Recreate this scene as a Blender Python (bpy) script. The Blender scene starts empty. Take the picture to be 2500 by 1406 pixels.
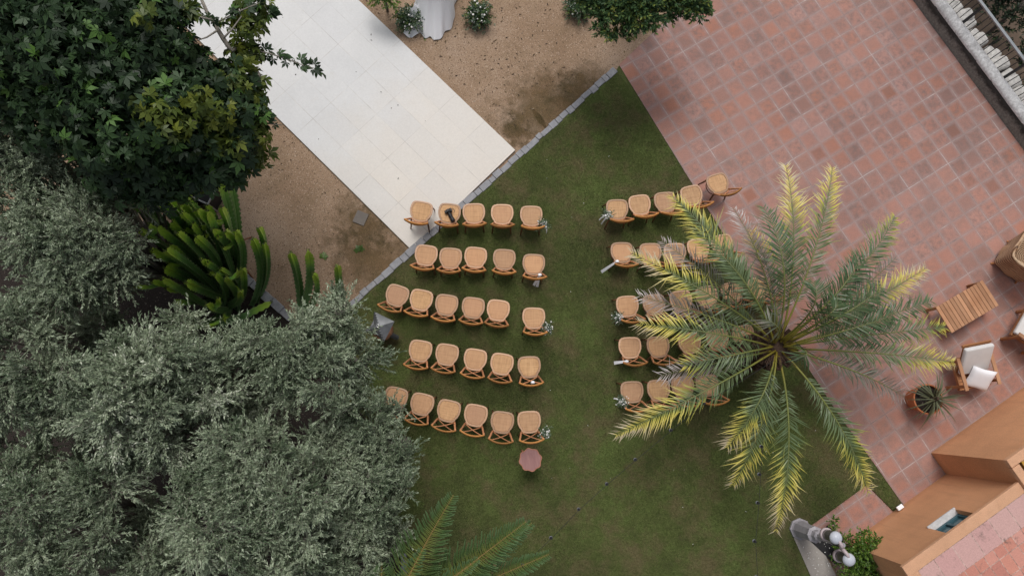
import bpy, math, random
import numpy as np
from mathutils import Vector, Matrix
SC = bpy.context.scene
R_ = math.radians
# ------------------------------------------------------------------ camera (calibrated on the terrace tile grid)
F_PX, TILT, ROLL, CAM_H = 1805.0, 0.1659, -0.2742, 14.26
PITCH = CAM_H / 41.32                                   # terrace tile pitch
c_, s_ = math.cos(ROLL), math.sin(ROLL)
_rt = np.array([1, 0, 0.]); _up = np.array([0, math.cos(TILT), math.sin(TILT)]); _fw = np.array([0, math.sin(TILT), -math.cos(TILT)])
_R = c_ * _rt - s_ * _up; _U = s_ * _rt + c_ * _up
_a = math.atan2(_R[1], _R[0])
def _rz(v, a): return np.array([v[0]*math.cos(a)-v[1]*math.sin(a), v[0]*math.sin(a)+v[1]*math.cos(a), v[2]])
CR, CU, CF = _rz(_R, -_a), _rz(_U, -_a), _rz(_fw, -_a)
GRID_ANG = 0.8152 - _a
GRID_ORG = _rz(np.array([20.334, 19.839, 0]) * PITCH, -_a)
def g(px, py, z=0.0):
    """survey point: where a sight line of the photograph meets height z"""
    d = CR * (px - 1250) / F_PX + CU * (703 - py) / F_PX + CF
    t = (z - CAM_H) / d[2]
    return Vector((d[0]*t, d[1]*t, z))
def project(p):
    q = np.array(p, float) - np.array([0, 0, CAM_H])
    d = q @ CF
    return 1250 + F_PX * (q @ CR) / d, 703 - F_PX * (q @ CU) / d
cam_d = bpy.data.cameras.new('camera'); cam = bpy.data.objects.new('camera', cam_d); SC.collection.objects.link(cam)
cam_d.sensor_fit = 'HORIZONTAL'; cam_d.sensor_width = 36.0; cam_d.lens = F_PX / 2500 * 36.0
cam_d.clip_start = 0.1; cam_d.clip_end = 500
cam.matrix_world = Matrix(((CR[0], CU[0], -CF[0], 0), (CR[1], CU[1], -CF[1], 0), (CR[2], CU[2], -CF[2], CAM_H), (0, 0, 0, 1)))
SC.camera = cam
# ------------------------------------------------------------------ sky, sun, exposure
SUN_DIR = Vector((-0.06, 0.46, 0.86)).normalized()
W = bpy.data.worlds.new("World"); SC.world = W; W.use_nodes = True
wn = W.node_tree.nodes; bg = wn['Background']
sky = wn.new('ShaderNodeTexSky'); sky.sky_type = 'NISHITA'; sky.sun_disc = False
sky.sun_elevation = math.asin(SUN_DIR.z); sky.sun_rotation = math.atan2(SUN_DIR.x, SUN_DIR.y)
sky.air_density = 1.0; sky.dust_density = 3.5; sky.ozone_density = 1.0
hs = wn.new('ShaderNodeHueSaturation'); hs.inputs['Saturation'].default_value = 0.35   # overcast: a paler sky
W.node_tree.links.new(sky.outputs[0], hs.inputs['Color']); W.node_tree.links.new(hs.outputs[0], bg.inputs[0]); bg.inputs[1].default_value = 0.108
sun_d = bpy.data.lights.new('sun', 'SUN'); sun_d.energy = 1.7; sun_d.angle = R_(24); sun_d.color = (1.0, 0.975, 0.95)
sun = bpy.data.objects.new('sun', sun_d); SC.collection.objects.link(sun)
sun.rotation_euler = (-SUN_DIR).to_track_quat('-Z', 'Y').to_euler()
SC.view_settings.view_transform = 'Standard'; SC.view_settings.look = 'None'
SC.view_settings.exposure = 0.0; SC.view_settings.gamma = 1.0
SC.cycles.max_bounces = 6; SC.cycles.transparent_max_bounces = 4

# ------------------------------------------------------------------ helpers: scene objects
def link(o, parent=None):
    SC.collection.objects.link(o)
    if parent is not None: o.parent = parent
    return o
def tag(o, label=None, cat=None, group=None, kind=None):
    if label: o['label'] = label
    if cat: o['category'] = cat
    if group: o['group'] = group
    if kind: o['kind'] = kind
    return o
def empty(name, loc=(0, 0, 0), rz=0.0, **k):
    o = bpy.data.objects.new(name, None); o.location = loc; o.rotation_euler = (0, 0, rz); o.empty_display_size = 0.2
    link(o); return tag(o, **k)
def copy_tree(o, parent=None):
    c = o.copy(); SC.collection.objects.link(c); c.parent = parent
    for ch in [x for x in bpy.data.objects if x.parent == o]: copy_tree(ch, c)
    return c
# ------------------------------------------------------------------ helpers: meshes
def mesh_np(name, V, Fs, mat, parent=None, attr=None, smooth=False):
    """V (N,3) array, Fs list of (M,k) int arrays; attr (N,) float stored as point attribute 't'"""
    me = bpy.data.meshes.new(name)
    V = np.ascontiguousarray(V, np.float32); Fs = [np.asarray(f, np.int32) for f in Fs if len(f)]
    nl = sum(f.size for f in Fs); npoly = sum(len(f) for f in Fs)
    me.vertices.add(len(V)); me.vertices.foreach_set('co', V.ravel())
    me.loops.add(nl); me.polygons.add(npoly)
    me.loops.foreach_set('vertex_index', np.concatenate([f.ravel() for f in Fs]))
    tot = np.concatenate([np.full(len(f), f.shape[1], np.int32) for f in Fs])
    me.polygons.foreach_set('loop_start', np.concatenate([[0], np.cumsum(tot)[:-1]]).astype(np.int32))
    if smooth: me.polygons.foreach_set('use_smooth', np.ones(npoly, bool))
    me.update(calc_edges=True)
    if attr is not None:
        a = me.attributes.new('t', 'FLOAT', 'POINT'); a.data.foreach_set('value', np.ascontiguousarray(attr, np.float32))
    if mat: me.materials.append(mat)
    return link(bpy.data.objects.new(name, me), parent)
class MB:
    def __init__(s): s.v = []; s.f = []; s.t = []
    def add(s, vs, fs, t=0.0):
        n = len(s.v); s.v += [tuple(v) for v in vs]; s.f += [tuple(i + n for i in f) for f in fs]
        s.t += list(t) if hasattr(t, '__len__') else [t] * len(vs)
    def box(s, c, size, rz=0.0, M=None, t=0.0):
        hx, hy, hz = size[0]/2, size[1]/2, size[2]/2; m = M if M is not None else Matrix.Rotation(rz, 3, 'Z'); c = Vector(c)
        vs = [c + m @ Vector((x*hx, y*hy, z*hz)) for x in (-1, 1) for y in (-1, 1) for z in (-1, 1)]
        s.add(vs, [(0,1,3,2),(4,6,7,5),(0,4,5,1),(2,3,7,6),(0,2,6,4),(1,5,7,3)], t)
    def bar(s, a, b, w, h, up=(0, 0, 1)):
        a, b = Vector(a), Vector(b); d = (b - a); L = d.length; d.normalize(); u = Vector(up)
        x = d.cross(u); x = x.normalized() if x.length > 1e-4 else Vector((1, 0, 0)); z = x.cross(d)
        s.box((a + b)/2, (w, L, h), M=Matrix((x, d, z)).transposed())
    def tube(s, pts, rad, n=6, t=None, flat=1.0, cap=True):
        pts = [Vector(p) for p in pts]; m = len(pts)
        if not hasattr(rad, '__len__'): rad = [rad]*m
        vs = []; ts = []; ref = None
        for i, p in enumerate(pts):
            d = (pts[min(i+1, m-1)] - pts[max(i-1, 0)]).normalized()
            if ref is None:
                ref = d.cross(Vector((0, 0, 1)));
                if ref.length < 1e-3: ref = Vector((1, 0, 0))
            x = (ref - d*ref.dot(d)).normalized(); ref = x; y = d.cross(x)
            for k in range(n):
                a = 2*math.pi*k/n; vs.append(p + (x*math.cos(a) + y*math.sin(a)*flat)*rad[i]); ts.append(t[i] if t is not None else 0.0)
        fs = [(i*n+k, i*n+(k+1) % n, (i+1)*n+(k+1) % n, (i+1)*n+k) for i in range(m-1) for k in range(n)]
        if cap: fs += [tuple(range(n))[::-1], tuple((m-1)*n+k for k in range(n))]
        s.add(vs, fs, ts)
    def lathe(s, prof, n=24, c=(0, 0, 0), lobes=0, amp=0.0, cap=True):
        vs = []
        for r, z in prof:
            for k in range(n):
                a = 2*math.pi*k/n; q = r*(1 + amp*math.cos(lobes*a)); vs.append((c[0]+q*math.cos(a), c[1]+q*math.sin(a), c[2]+z))
        m = len(prof); fs = [(i*n+k, i*n+(k+1) % n, (i+1)*n+(k+1) % n, (i+1)*n+k) for i in range(m-1) for k in range(n)]
        if cap: fs += [tuple(range(n))[::-1], tuple((m-1)*n+k for k in range(n))]
        s.add(vs, fs)
    def prism(s, poly, z0, z1):
        n = len(poly); vs = [(p[0], p[1], z0) for p in poly] + [(p[0], p[1], z1) for p in poly]
        s.add(vs, [tuple(range(n))[::-1], tuple(range(n, 2*n))] + [(i, (i+1) % n, n+(i+1) % n, n+i) for i in range(n)])
    def ball(s, c, r, n=8, sq=(1, 1, 1)):
        m = max(4, n//2+1); vs = []; fs = []
        for i in range(m+1):
            th = math.pi*i/m
            for k in range(n):
                a = 2*math.pi*k/n; vs.append((c[0]+r*sq[0]*math.sin(th)*math.cos(a), c[1]+r*sq[1]*math.sin(th)*math.sin(a), c[2]+r*sq[2]*math.cos(th)))
        for i in range(m):
            for k in range(n): fs.append((i*n+k, (i+1)*n+k, (i+1)*n+(k+1) % n, i*n+(k+1) % n))
        s.add(vs, fs)
    def build(s, name, mat, parent=None, bevel=0.0, smooth=False, seg=2, loc=None, rz=None, attr=False):
        me = bpy.data.meshes.new(name); me.from_pydata(s.v, [], s.f); me.update()
        if attr:
            a = me.attributes.new('t', 'FLOAT', 'POINT'); a.data.foreach_set('value', np.array(s.t, np.float32))
        if mat: me.materials.append(mat)
        if smooth: me.polygons.foreach_set('use_smooth', np.ones(len(me.polygons), bool))
        o = link(bpy.data.objects.new(name, me), parent)
        if loc is not None: o.location = loc
        if rz is not None: o.rotation_euler = (0, 0, rz)
        if bevel > 0:
            b = o.modifiers.new('bevel', 'BEVEL'); b.width = bevel; b.segments = seg; b.limit_method = 'ANGLE'; b.angle_limit = R_(40)
        return o
def bez(p0, p1, p2, n):
    p0, p1, p2 = Vector(p0), Vector(p1), Vector(p2)
    return [p0*(1-t)**2 + p1*2*t*(1-t) + p2*t*t for t in [i/(n-1) for i in range(n)]]
# ------------------------------------------------------------------ helpers: node materials
class NM:
    def __init__(s, name):
        s.m = bpy.data.materials.new(name); s.m.use_nodes = True; s.nt = s.m.node_tree; s.b = s.nt.nodes['Principled BSDF']
        s.b.inputs['Specular IOR Level'].default_value = 0.35
    def n(s, typ): return s.nt.nodes.new(typ)
    def put(s, sock, v):
        if isinstance(v, bpy.types.NodeSocket): s.nt.links.new(v, sock)
        else:
            if hasattr(v, '__len__') and len(v) == 3 and sock.type == 'RGBA': v = (*v, 1)
            sock.default_value = v
    def math(s, op, a, b=0.0, c=0.0, clamp=False):
        x = s.n('ShaderNodeMath'); x.operation = op; x.use_clamp = clamp
        s.put(x.inputs[0], a); s.put(x.inputs[1], b); s.put(x.inputs[2], c); return x.outputs[0]
    def mix(s, f, a, b, mode='MIX'):
        x = s.n('ShaderNodeMix'); x.data_type = 'RGBA'; x.blend_type = mode
        s.put(x.inputs[0], f); s.put(x.inputs[6], a); s.put(x.inputs[7], b); return x.outputs[2]
    def coord(s, which='Object'): return s.n('ShaderNodeTexCoord').outputs[which]
    def noise(s, scale, detail=4, rough=0.6, vec=None, dist=0.0, out=0):
        x = s.n('ShaderNodeTexNoise'); x.inputs['Scale'].default_value = scale; x.inputs['Detail'].default_value = detail
        x.inputs['Roughness'].default_value = rough; x.inputs['Distortion'].default_value = dist
        s.put(x.inputs['Vector'], vec if vec is not None else s.coord()); return x.outputs[out]
    def voro(s, scale, vec=None, feat='F1', out='Distance'):
        x = s.n('ShaderNodeTexVoronoi'); x.feature = feat; x.inputs['Scale'].default_value = scale
        s.put(x.inputs['Vector'], vec if vec is not None else s.coord()); return x.outputs[out]
    def ramp(s, f, stops, interp='LINEAR'):
        x = s.n('ShaderNodeValToRGB'); s.put(x.inputs[0], f); e = x.color_ramp.elements; x.color_ramp.interpolation = interp
        while len(e) < len(stops): e.new(0.5)
        for i, (p, c) in enumerate(stops):
            e[i].position = p; e[i].color = (c, c, c, 1) if not hasattr(c, '__len__') else (*c, 1)
        return x.outputs[0]
    def attr(s, name='t'):
        x = s.n('ShaderNodeAttribute'); x.attribute_name = name; return x.outputs['Fac']
    def scale(s, vec, k):
        x = s.n('ShaderNodeMapping'); s.put(x.inputs[0], vec); x.inputs[3].default_value = k; return x.outputs[0]
    def sep(s, vec):
        x = s.n('ShaderNodeSeparateXYZ'); s.put(x.inputs[0], vec); return x.outputs
    def comb(s, x_, y_, z_=0.0):
        x = s.n('ShaderNodeCombineXYZ'); s.put(x.inputs[0], x_); s.put(x.inputs[1], y_); s.put(x.inputs[2], z_); return x.outputs[0]
    def white(s, vec, out='Value'):
        x = s.n('ShaderNodeTexWhiteNoise'); x.noise_dimensions = '3D'; s.put(x.inputs[0], vec); return x.outputs[out]
    def rnd(s): return s.n('ShaderNodeObjectInfo').outputs['Random']
    def back(s): return s.n('ShaderNodeNewGeometry').outputs['Backfacing']
    def bump(s, h, strength=0.4, dist=0.01):
        x = s.n('ShaderNodeBump'); x.inputs['Strength'].default_value = strength; x.inputs['Distance'].default_value = dist
        s.put(x.inputs['Height'], h); s.nt.links.new(x.outputs[0], s.b.inputs['Normal'])
    def col(s, c): s.put(s.b.inputs['Base Color'], c); return s
    def rough(s, r): s.put(s.b.inputs['Roughness'], r); return s
    def set(s, **k):
        for a, v in k.items(): s.put(s.b.inputs[a.replace('_', ' ')], v)
        return s
    def translucent(s, col, f):
        t = s.n('ShaderNodeBsdfTranslucent'); s.put(t.inputs[0], col); mx = s.n('ShaderNodeMixShader'); mx.inputs[0].default_value = f
        s.nt.links.new(s.b.outputs[0], mx.inputs[1]); s.nt.links.new(t.outputs[0], mx.inputs[2])
        s.nt.links.new(mx.outputs[0], s.nt.nodes['Material Output'].inputs[0]); return s
def simple(name, base, rough=0.6, var=0.25, scale=6.0, metal=0.0, bump=0.0, bscale=60):
    k = NM(name); n = k.noise(scale, 5); d = tuple(c*(1-var) for c in base); l = tuple(min(1, c*(1+var)) for c in base)
    k.col(k.ramp(n, [(0.3, d), (0.7, l)])).rough(rough).set(Metallic=metal)
    if bump: k.bump(k.noise(bscale, 3), bump, 0.004)
    return k.m

# ---- ground materials
def m_lawn():
    k = NM('lawn'); P = k.coord()
    big = k.noise(0.55, 5, 0.6, P); mid = k.noise(3.2, 4, 0.65, P); fine = k.noise(38, 4, 0.75, P); vf = k.noise(120, 2, 0.7, P)
    a = k.ramp(k.math('ADD', k.math('MULTIPLY', big, 0.6), k.math('MULTIPLY', mid, 0.4)), [(0.40, (.062, .070, .026)), (0.5, (.080, .096, .031)), (0.60, (.098, .128, .038))])
    worn = k.ramp(k.noise(1.3, 6, 0.7, k.scale(P, (1, 1.0, 1))), [(0.47, 0.0), (0.64, 0.85)])
    a = k.mix(worn, a, (.120, .100, .050))
    a = k.mix(1.0, a, k.ramp(fine, [(0.25, .55), (0.75, 1.55)]), 'MULTIPLY')
    a = k.mix(1.0, a, k.ramp(vf, [(0.3, .6), (0.7, 1.4)]), 'MULTIPLY')
    k.col(a).rough(0.9).set(Specular_IOR_Level=0.1); k.bump(fine, 0.8, 0.02); return k.m
def m_gravel():
    k = NM('gravel'); P = k.coord()
    big = k.noise(0.5, 5, 0.6, P); fine = k.noise(55, 3, 0.8, P); v = k.voro(70, P, out='Color')
    a = k.ramp(big, [(0.35, (.28, .187, .120)), (0.5, (.335, .232, .155)), (0.65, (.375, .272, .195))])
    a = k.mix(k.ramp(k.noise(1.6, 6, 0.7, P), [(0.5, 0.0), (0.72, 0.5)]), a, (.185, .13, .075))
    a = k.mix(1.0, a, k.ramp(fine, [(0.25, .62), (0.75, 1.35)]), 'MULTIPLY')
    sp = k.n('ShaderNodeSeparateColor'); k.put(sp.inputs[0], v)
    a = k.mix(k.ramp(sp.outputs[0], [(0.86, 0.0), (0.93, 0.7)]), a, (.13, .085, .06))
    a = k.mix(k.ramp(sp.outputs[1], [(0.93, 0.0), (0.97, 0.6)]), a, (.55, .43, .33))
    k.col(a).rough(0.95).set(Specular_IOR_Level=0.1); k.bump(fine, 0.6, 0.012); return k.m
def m_moss():
    k = NM('mossy_gravel'); P = k.coord()
    m = k.noise(2.0, 6, 0.7, P); fine = k.noise(60, 3, 0.8, P)
    a = k.ramp(m, [(0.3, (.20, .125, .06)), (0.5, (.15, .10, .045)), (0.68, (.060, .052, .018))])
    a = k.mix(1.0, a, k.ramp(fine, [(0.25, .6), (0.75, 1.4)]), 'MULTIPLY')
    k.col(a).rough(0.95); k.bump(fine, 0.6, 0.01)
    # ragged border: the moss thins out into the gravel
    edge = k.attr(); al = k.math('ADD', edge, k.math('MULTIPLY', k.math('SUBTRACT', k.noise(3.5, 6, 0.75, P), 0.5), 1.5))
    k.set(Alpha=k.ramp(al, [(0.36, 0.0), (0.9, 0.62)])); return k.m
def m_soil():
    k = NM('soil'); P = k.coord(); fine = k.noise(40, 4, 0.8, P); sp = k.n('ShaderNodeSeparateColor'); k.put(sp.inputs[0], k.voro(45, P, out='Color'))
    a = k.ramp(fine, [(0.3, (.014, .010, .008)), (0.7, (.042, .031, .025))])
    a = k.mix(k.ramp(sp.outputs[0], [(0.955, 0.0), (0.98, 0.5)]), a, (.16, .13, .11)); k.col(a).rough(0.95); k.bump(fine, 0.8, 0.02); return k.m
def grid_uv(k, P, px, py, wob=0.0):
    x, y, _ = k.sep(P)
    if wob:
        x = k.math('ADD', x, k.math('MULTIPLY', k.math('SUBTRACT', k.noise(1.6, 2, 0.5, P), 0.5), wob))
        y = k.math('ADD', y, k.math('MULTIPLY', k.math('SUBTRACT', k.noise(1.7, 2, 0.5, k.scale(P, (1.3, 0.9, 1))), 0.5), wob))
    u = k.math('DIVIDE', x, px); v = k.math('DIVIDE', y, py)
    fu = k.math('ABSOLUTE', k.math('SUBTRACT', k.math('FRACT', u), 0.5)); fv = k.math('ABSOLUTE', k.math('SUBTRACT', k.math('FRACT', v), 0.5))
    du = k.math('MULTIPLY', k.math('SUBTRACT', 0.5, fu), px); dv = k.math('MULTIPLY', k.math('SUBTRACT', 0.5, fv), py)
    cell = k.comb(k.math('FLOOR', u), k.math('FLOOR', v))
    return du, dv, cell, fu, fv
def m_terrace():
    k = NM('terracotta_tiles'); P = k.coord(); du, dv, cell, fu, fv = grid_uv(k, P, PITCH, PITCH, 0.022)
    d = k.math('MINIMUM', du, dv); r1 = k.white(cell); r2 = k.white(k.scale(cell, (1.7, 2.3, 1)))
    r3 = k.white(k.scale(cell, (3.1, 0.7, 1)))
    a = k.ramp(r1, [(0.0, (.275, .158, .130)), (0.2, (.365, .186, .142)), (0.5, (.41, .208, .160)), (0.75, (.405, .182, .122)), (1.0, (.44, .255, .215))])
    n1 = k.noise(0.35, 4, 0.6, P); n2 = k.noise(9, 6, 0.75, P); n3 = k.noise(70, 3, 0.8, P)
    a = k.mix(k.ramp(n1, [(0.40, 0.0), (0.64, 0.5)]), a, (.42, .255, .222))
    a = k.mix(k.math('MULTIPLY', k.ramp(n2, [(0.42, 0.0), (0.70, 0.95)]), k.ramp(r2, [(0.1, 0.25), (0.8, 1.0)])), a, (.205, .15, .135))
    spot = k.math('MULTIPLY', k.ramp(k.math('ADD', k.math('MAXIMUM', fu, fv), k.math('MULTIPLY', n2, 0.35)), [(0.42, 1.0), (0.58, 0.0)]), k.ramp(r3, [(0.955, 0.0), (0.985, 0.6)]))
    a = k.mix(spot, a, (.27, .12, .08))
    grime = k.ramp(k.noise(0.8, 7, 0.75, P, 0.6), [(0.50, 0.0), (0.66, 0.6)]); a = k.mix(grime, a, (.235, .165, .145))
    broad = k.ramp(k.noise(0.16, 4, .6, P, .4), [(.36, (.84, .85, .88)), (.5, (1.0, .98, .97)), (.64, (1.10, 1.03, .99))]); a = k.mix(1.0, a, broad, 'MULTIPLY')
    halo = k.ramp(k.math('ADD', d, k.math('MULTIPLY', n2, 0.09)), [(0.045, 0.65), (0.12, 0.0)])
    a = k.mix(halo, a, (.33, .245, .23))
    a = k.mix(1.0, a, k.ramp(n3, [(0.25, .70), (0.75, 1.26)]), 'MULTIPLY')
    gm = k.math('MULTIPLY', k.ramp(k.math('ADD', d, k.math('MULTIPLY', k.math('SUBTRACT', k.noise(25, 3, 0.7, P), 0.5), 0.010)), [(0.004, .9), (0.009, 0.0)]), k.ramp(k.noise(1.1, 5, .75, P), [(.36, .25), (.6, 1.0)]))
    gc = k.ramp(k.noise(1.4, 5, 0.7, P), [(0.36, (.17, .14, .13)), (0.50, (.33, .265, .245)), (0.64, (.55, .46, .43))])
    k.col(k.mix(gm, a, gc)).rough(0.75).set(Specular_IOR_Level=0.25)
    k.bump(k.math('SUBTRACT', k.math('MULTIPLY', n3, 0.25), gm), 0.5, 0.006); return k.m
def m_slab(L, Wd):
    k = NM('limestone_slabs'); P = k.coord(); du, dv, cell, fu, fv = grid_uv(k, P, L, Wd)
    d = k.math('MINIMUM', du, dv); r = k.white(cell); x, y, _ = k.sep(P)
    n = k.noise(1.2, 5, 0.65, P); nf = k.noise(30, 3, 0.7, P)
    a = k.ramp(n, [(0.3, (.635, .632, .625)), (0.7, (.69, .685, .675))])
    warm = k.math('MULTIPLY', k.ramp(k.math('ADD', x, k.math('MULTIPLY', k.math('SUBTRACT', n, 0.5), 1.5)), [(0.0, 0.75), (0.5, 0.35), (0.95, 0.0)]), k.ramp(r, [(0.0, 0.35), (1.0, 1.0)]))
    xm = k.math('DIVIDE', x, 4.5); warm = k.math('MULTIPLY', k.ramp(k.math('ADD', xm, k.math('MULTIPLY', k.math('SUBTRACT', n, 0.5), 0.5)), [(0.0, 0.8), (0.45, 0.45), (0.7, 0.0)]), k.ramp(r, [(0.0, 0.65), (1.0, .95)]))
    a = k.mix(warm, a, (.74, .66, .56))
    a = k.mix(1.0, a, k.ramp(r, [(0, (.985, .985, .985)), (1, (1.02, 1.015, 1.005))]), 'MULTIPLY')
    a = k.mix(k.ramp(k.noise(3.2, 6, 0.8, P), [(0.58, 0.0), (0.76, 0.45)]), a, (.56, .53, .48))
    a = k.mix(1.0, a, k.ramp(nf, [(0.3, .95), (0.7, 1.04)]), 'MULTIPLY')
    gm = k.math('MULTIPLY', k.ramp(d, [(0.003, 0.6), (0.007, 0.0)]), k.ramp(k.noise(0.9, 4, 0.7, P), [(0.38, 0.15), (0.62, 1.0)]))
    gc = k.ramp(k.noise(2.0, 4, 0.7, P), [(0.4, (.62, .58, .52)), (0.62, (.30, .27, .24))])
    k.col(k.mix(gm, a, gc)).rough(0.7).set(Specular_IOR_Level=0.25); k.bump(k.math('SUBTRACT', k.math('MULTIPLY', nf, 0.1), gm), 0.3, 0.004); return k.m
def m_stone(name, lo, hi, sc=9):
    k = NM(name); n = k.noise(sc, 6, 0.7); nf = k.noise(70, 3, 0.8)
    a = k.mix(1.0, k.ramp(n, [(0.3, lo), (0.7, hi)]), k.ramp(nf, [(0.3, .75), (0.7, 1.2)]), 'MULTIPLY')
    a = k.mix(0.35, a, k.ramp(k.rnd(), [(0, lo), (1, hi)])); k.col(a).rough(0.9); k.bump(k.math('ADD', n, nf), 0.5, 0.01); return k.m
def m_stucco(name, base):
    k = NM(name); P = k.coord(); n = k.noise(0.9, 5, 0.6, P); nf = k.noise(90, 2, 0.8, P)
    a = k.ramp(n, [(0.3, tuple(c*0.86 for c in base)), (0.7, tuple(c*1.08 for c in base))])
    a = k.mix(k.ramp(k.noise(2.5, 6, 0.75, k.scale(P, (1, 1, .3))), [(0.58, 0.0), (0.8, 0.35)]), a, tuple(c*0.6 for c in base))
    a = k.mix(1.0, a, k.ramp(nf, [(0.3, .80), (0.7, 1.16)]), 'MULTIPLY'); x, y, z = k.sep(P)
    st = k.noise(1.0, 5, .7, k.comb(k.math('MULTIPLY', x, 7.0), k.math('MULTIPLY', y, 7.0), k.math('MULTIPLY', z, .7)))
    a = k.mix(k.ramp(st, [(0.50, 0.0), (0.74, 0.38)]), a, tuple(c*.62 for c in base)); a = k.mix(k.ramp(k.noise(0.55, 6, .7, P), [(.52, 0.0), (.7, .35)]), a, (base[0]*.98, base[1]*1.15, base[2]*1.35))
    a = k.mix(k.ramp(k.math('ADD', z, k.math('MULTIPLY', k.noise(3, 5, .7, P), .25)), [(.12, .45), (.32, 0.0)]), a, tuple(c*.55 for c in base))
    k.col(a).rough(0.92); k.bump(k.math('ADD', k.math('MULTIPLY', nf, .6), k.noise(9, 3, .6, P)), 0.7, 0.012); return k.m
def m_wood(name, base, dark, rough=0.5, sc=(3, 60, 60), rv=0.25):
    k = NM(name); P = k.coord(); n = k.noise(1.0, 4, 0.6, k.scale(P, sc), 0.6); r = k.rnd()
    a = k.ramp(n, [(0.3, dark), (0.7, base)]); a = k.mix(1.0, a, k.ramp(r, [(0, 1-rv), (1, 1+rv)]), 'MULTIPLY'); k.col(a).rough(rough); return k.m
def m_cane():
    k = NM('woven_cane'); P = k.coord(); x, y, _ = k.sep(P); r = k.rnd()
    wx = k.math('ABSOLUTE', k.math('SINE', k.math('MULTIPLY', x, 520))); wy = k.math('ABSOLUTE', k.math('SINE', k.math('MULTIPLY', y, 520)))
    off = k.math('MULTIPLY', r, 40)
    sx = k.noise(1.0, 3, 0.7, k.comb(k.math('ADD', k.math('MULTIPLY', x, 45), off), k.math('MULTIPLY', y, 3.5), off))
    sy = k.noise(1.0, 3, 0.7, k.comb(k.math('MULTIPLY', x, 3.5), k.math('ADD', k.math('MULTIPLY', y, 45), off), off))
    a = k.ramp(k.math('MULTIPLY', k.math('ADD', sx, sy), 0.5), [(0.36, (.46, .265, .125)), (0.5, (.61, .37, .19)), (0.64, (.71, .46, .25))])
    a = k.mix(k.math('MULTIPLY', k.math('MULTIPLY', wx, wy), 0.30), (.36, .19, .09), a) if False else k.mix(1.0, a, k.ramp(k.math('MULTIPLY', wx, wy), [(0.0, .82), (1.0, 1.1)]), 'MULTIPLY')
    a = k.mix(1.0, k.mix(k.ramp(r, [(0, 0.0), (1, 0.65)]), a, (.56, .31, .19)), k.ramp(k.white(k.comb(r, r, r)), [(0, (.84, .84, .86)), (1, (1.12, 1.08, 1.0))]), 'MULTIPLY'); k.col(a).rough(0.6); k.bump(k.math('MULTIPLY', wx, wy), 0.5, 0.003); return k.m
def m_leaf(name, stops, under=None, rough=0.5, trans=0.18, spec=0.35, pos='t'):
    k = NM(name); a = k.ramp(k.attr(), stops)
    if under is not None: a = k.mix(k.back(), a, under)
    k.col(a).rough(rough).set(Specular_IOR_Level=spec)
    if trans: k.translucent(a, trans)
    return k.m
M = {}
M['lawn'] = m_lawn(); M['gravel'] = m_gravel(); M['moss'] = m_moss(); M['soil'] = m_soil(); M['terrace'] = m_terrace()
M['kerb'] = m_stone('granite_setts', (.19, .19, .20), (.37, .37, .385))
M['coping'] = m_stone('weathered_coping', (.36, .355, .35), (.78, .77, .76), 5)
M['stain'] = m_stone('stained_render', (.05, .045, .042), (.30, .28, .26), 4)
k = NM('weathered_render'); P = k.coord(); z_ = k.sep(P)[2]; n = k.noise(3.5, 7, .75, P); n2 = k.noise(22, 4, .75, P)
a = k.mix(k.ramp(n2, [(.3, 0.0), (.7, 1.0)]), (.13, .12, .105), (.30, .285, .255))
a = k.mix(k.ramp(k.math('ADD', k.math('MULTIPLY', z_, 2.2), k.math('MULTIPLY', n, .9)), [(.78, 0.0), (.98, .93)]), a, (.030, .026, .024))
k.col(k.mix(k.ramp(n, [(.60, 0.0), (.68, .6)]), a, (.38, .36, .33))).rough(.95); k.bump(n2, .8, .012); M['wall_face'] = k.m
k = NM('pale_coping'); P = k.coord(); n = k.noise(2.2, 7, .75, P); n2 = k.noise(18, 5, .75, P)
a = k.ramp(n2, [(.3, (.42, .41, .40)), (.65, (.80, .79, .78))]); a = k.mix(k.ramp(n, [(.48, 0.0), (.66, .75)]), a, (.16, .15, .145)); k.col(a).rough(.95); k.bump(n2, .7, .012); M['pale_coping'] = k.m
M['rubble'] = m_stone('rubble_stone', (.20, .19, .18), (.66, .64, .60), 9)
M['earth'] = m_stone('bare_earth', (.10, .07, .05), (.20, .145, .105), 3)
M['concrete'] = m_stone('concrete', (.30, .27, .24), (.42, .385, .35), 3)
M['slate'] = m_stone('slate_cover', (.13, .115, .10), (.20, .175, .155), 6)
M['orange'] = m_stucco('orange_render', (.66, .335, .175)); M['orange_pale'] = m_stucco('orange_trim', (.66, .37, .22))  # cornice and parapet get a slightly paler orange than the walls
M['wood'] = m_wood('stained_beech', (.58, .27, .135), (.46, .20, .095)); M['wood_back'] = m_wood('honey_bentwood', (.52, .235, .06), (.36, .15, .04))
M['wood_dark'] = m_wood('dark_bentwood', (.24, .105, .052), (.15, .06, .03)); M['seatwood'] = m_wood('seat_frame_wood', (.58, .37, .235), (.46, .27, .16), 0.5)
M['cane'] = m_cane(); M['teak'] = m_wood('teak', (.50, .275, .155), (.37, .18, .09), 0.55, (2, 2, 40)); M['teak2'] = m_wood('oiled_teak', (.40, .185, .075), (.27, .11, .045), 0.5)
M['mahogany'] = m_wood('mahogany_top', (.29, .155, .140), (.21, .105, .098), 0.3, (30, 3, 3)); M['mahogany_rim'] = m_wood('mahogany_rim', (.46, .20, .13), (.36, .15, .09), 0.3)
M['white_cloth'] = simple('white_cloth', (.88, .88, .90), 0.85, 0.03, 3); M['cushion'] = simple('cream_cushion', (.66, .64, .62), 0.9, 0.05, 5, bump=0.2)
k = NM('white_linen'); k.col((.92, .92, .94)).rough(.9); k.bump(k.noise(14, 3, .6), .15, .01); M['white_cloth'] = k.m
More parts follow.
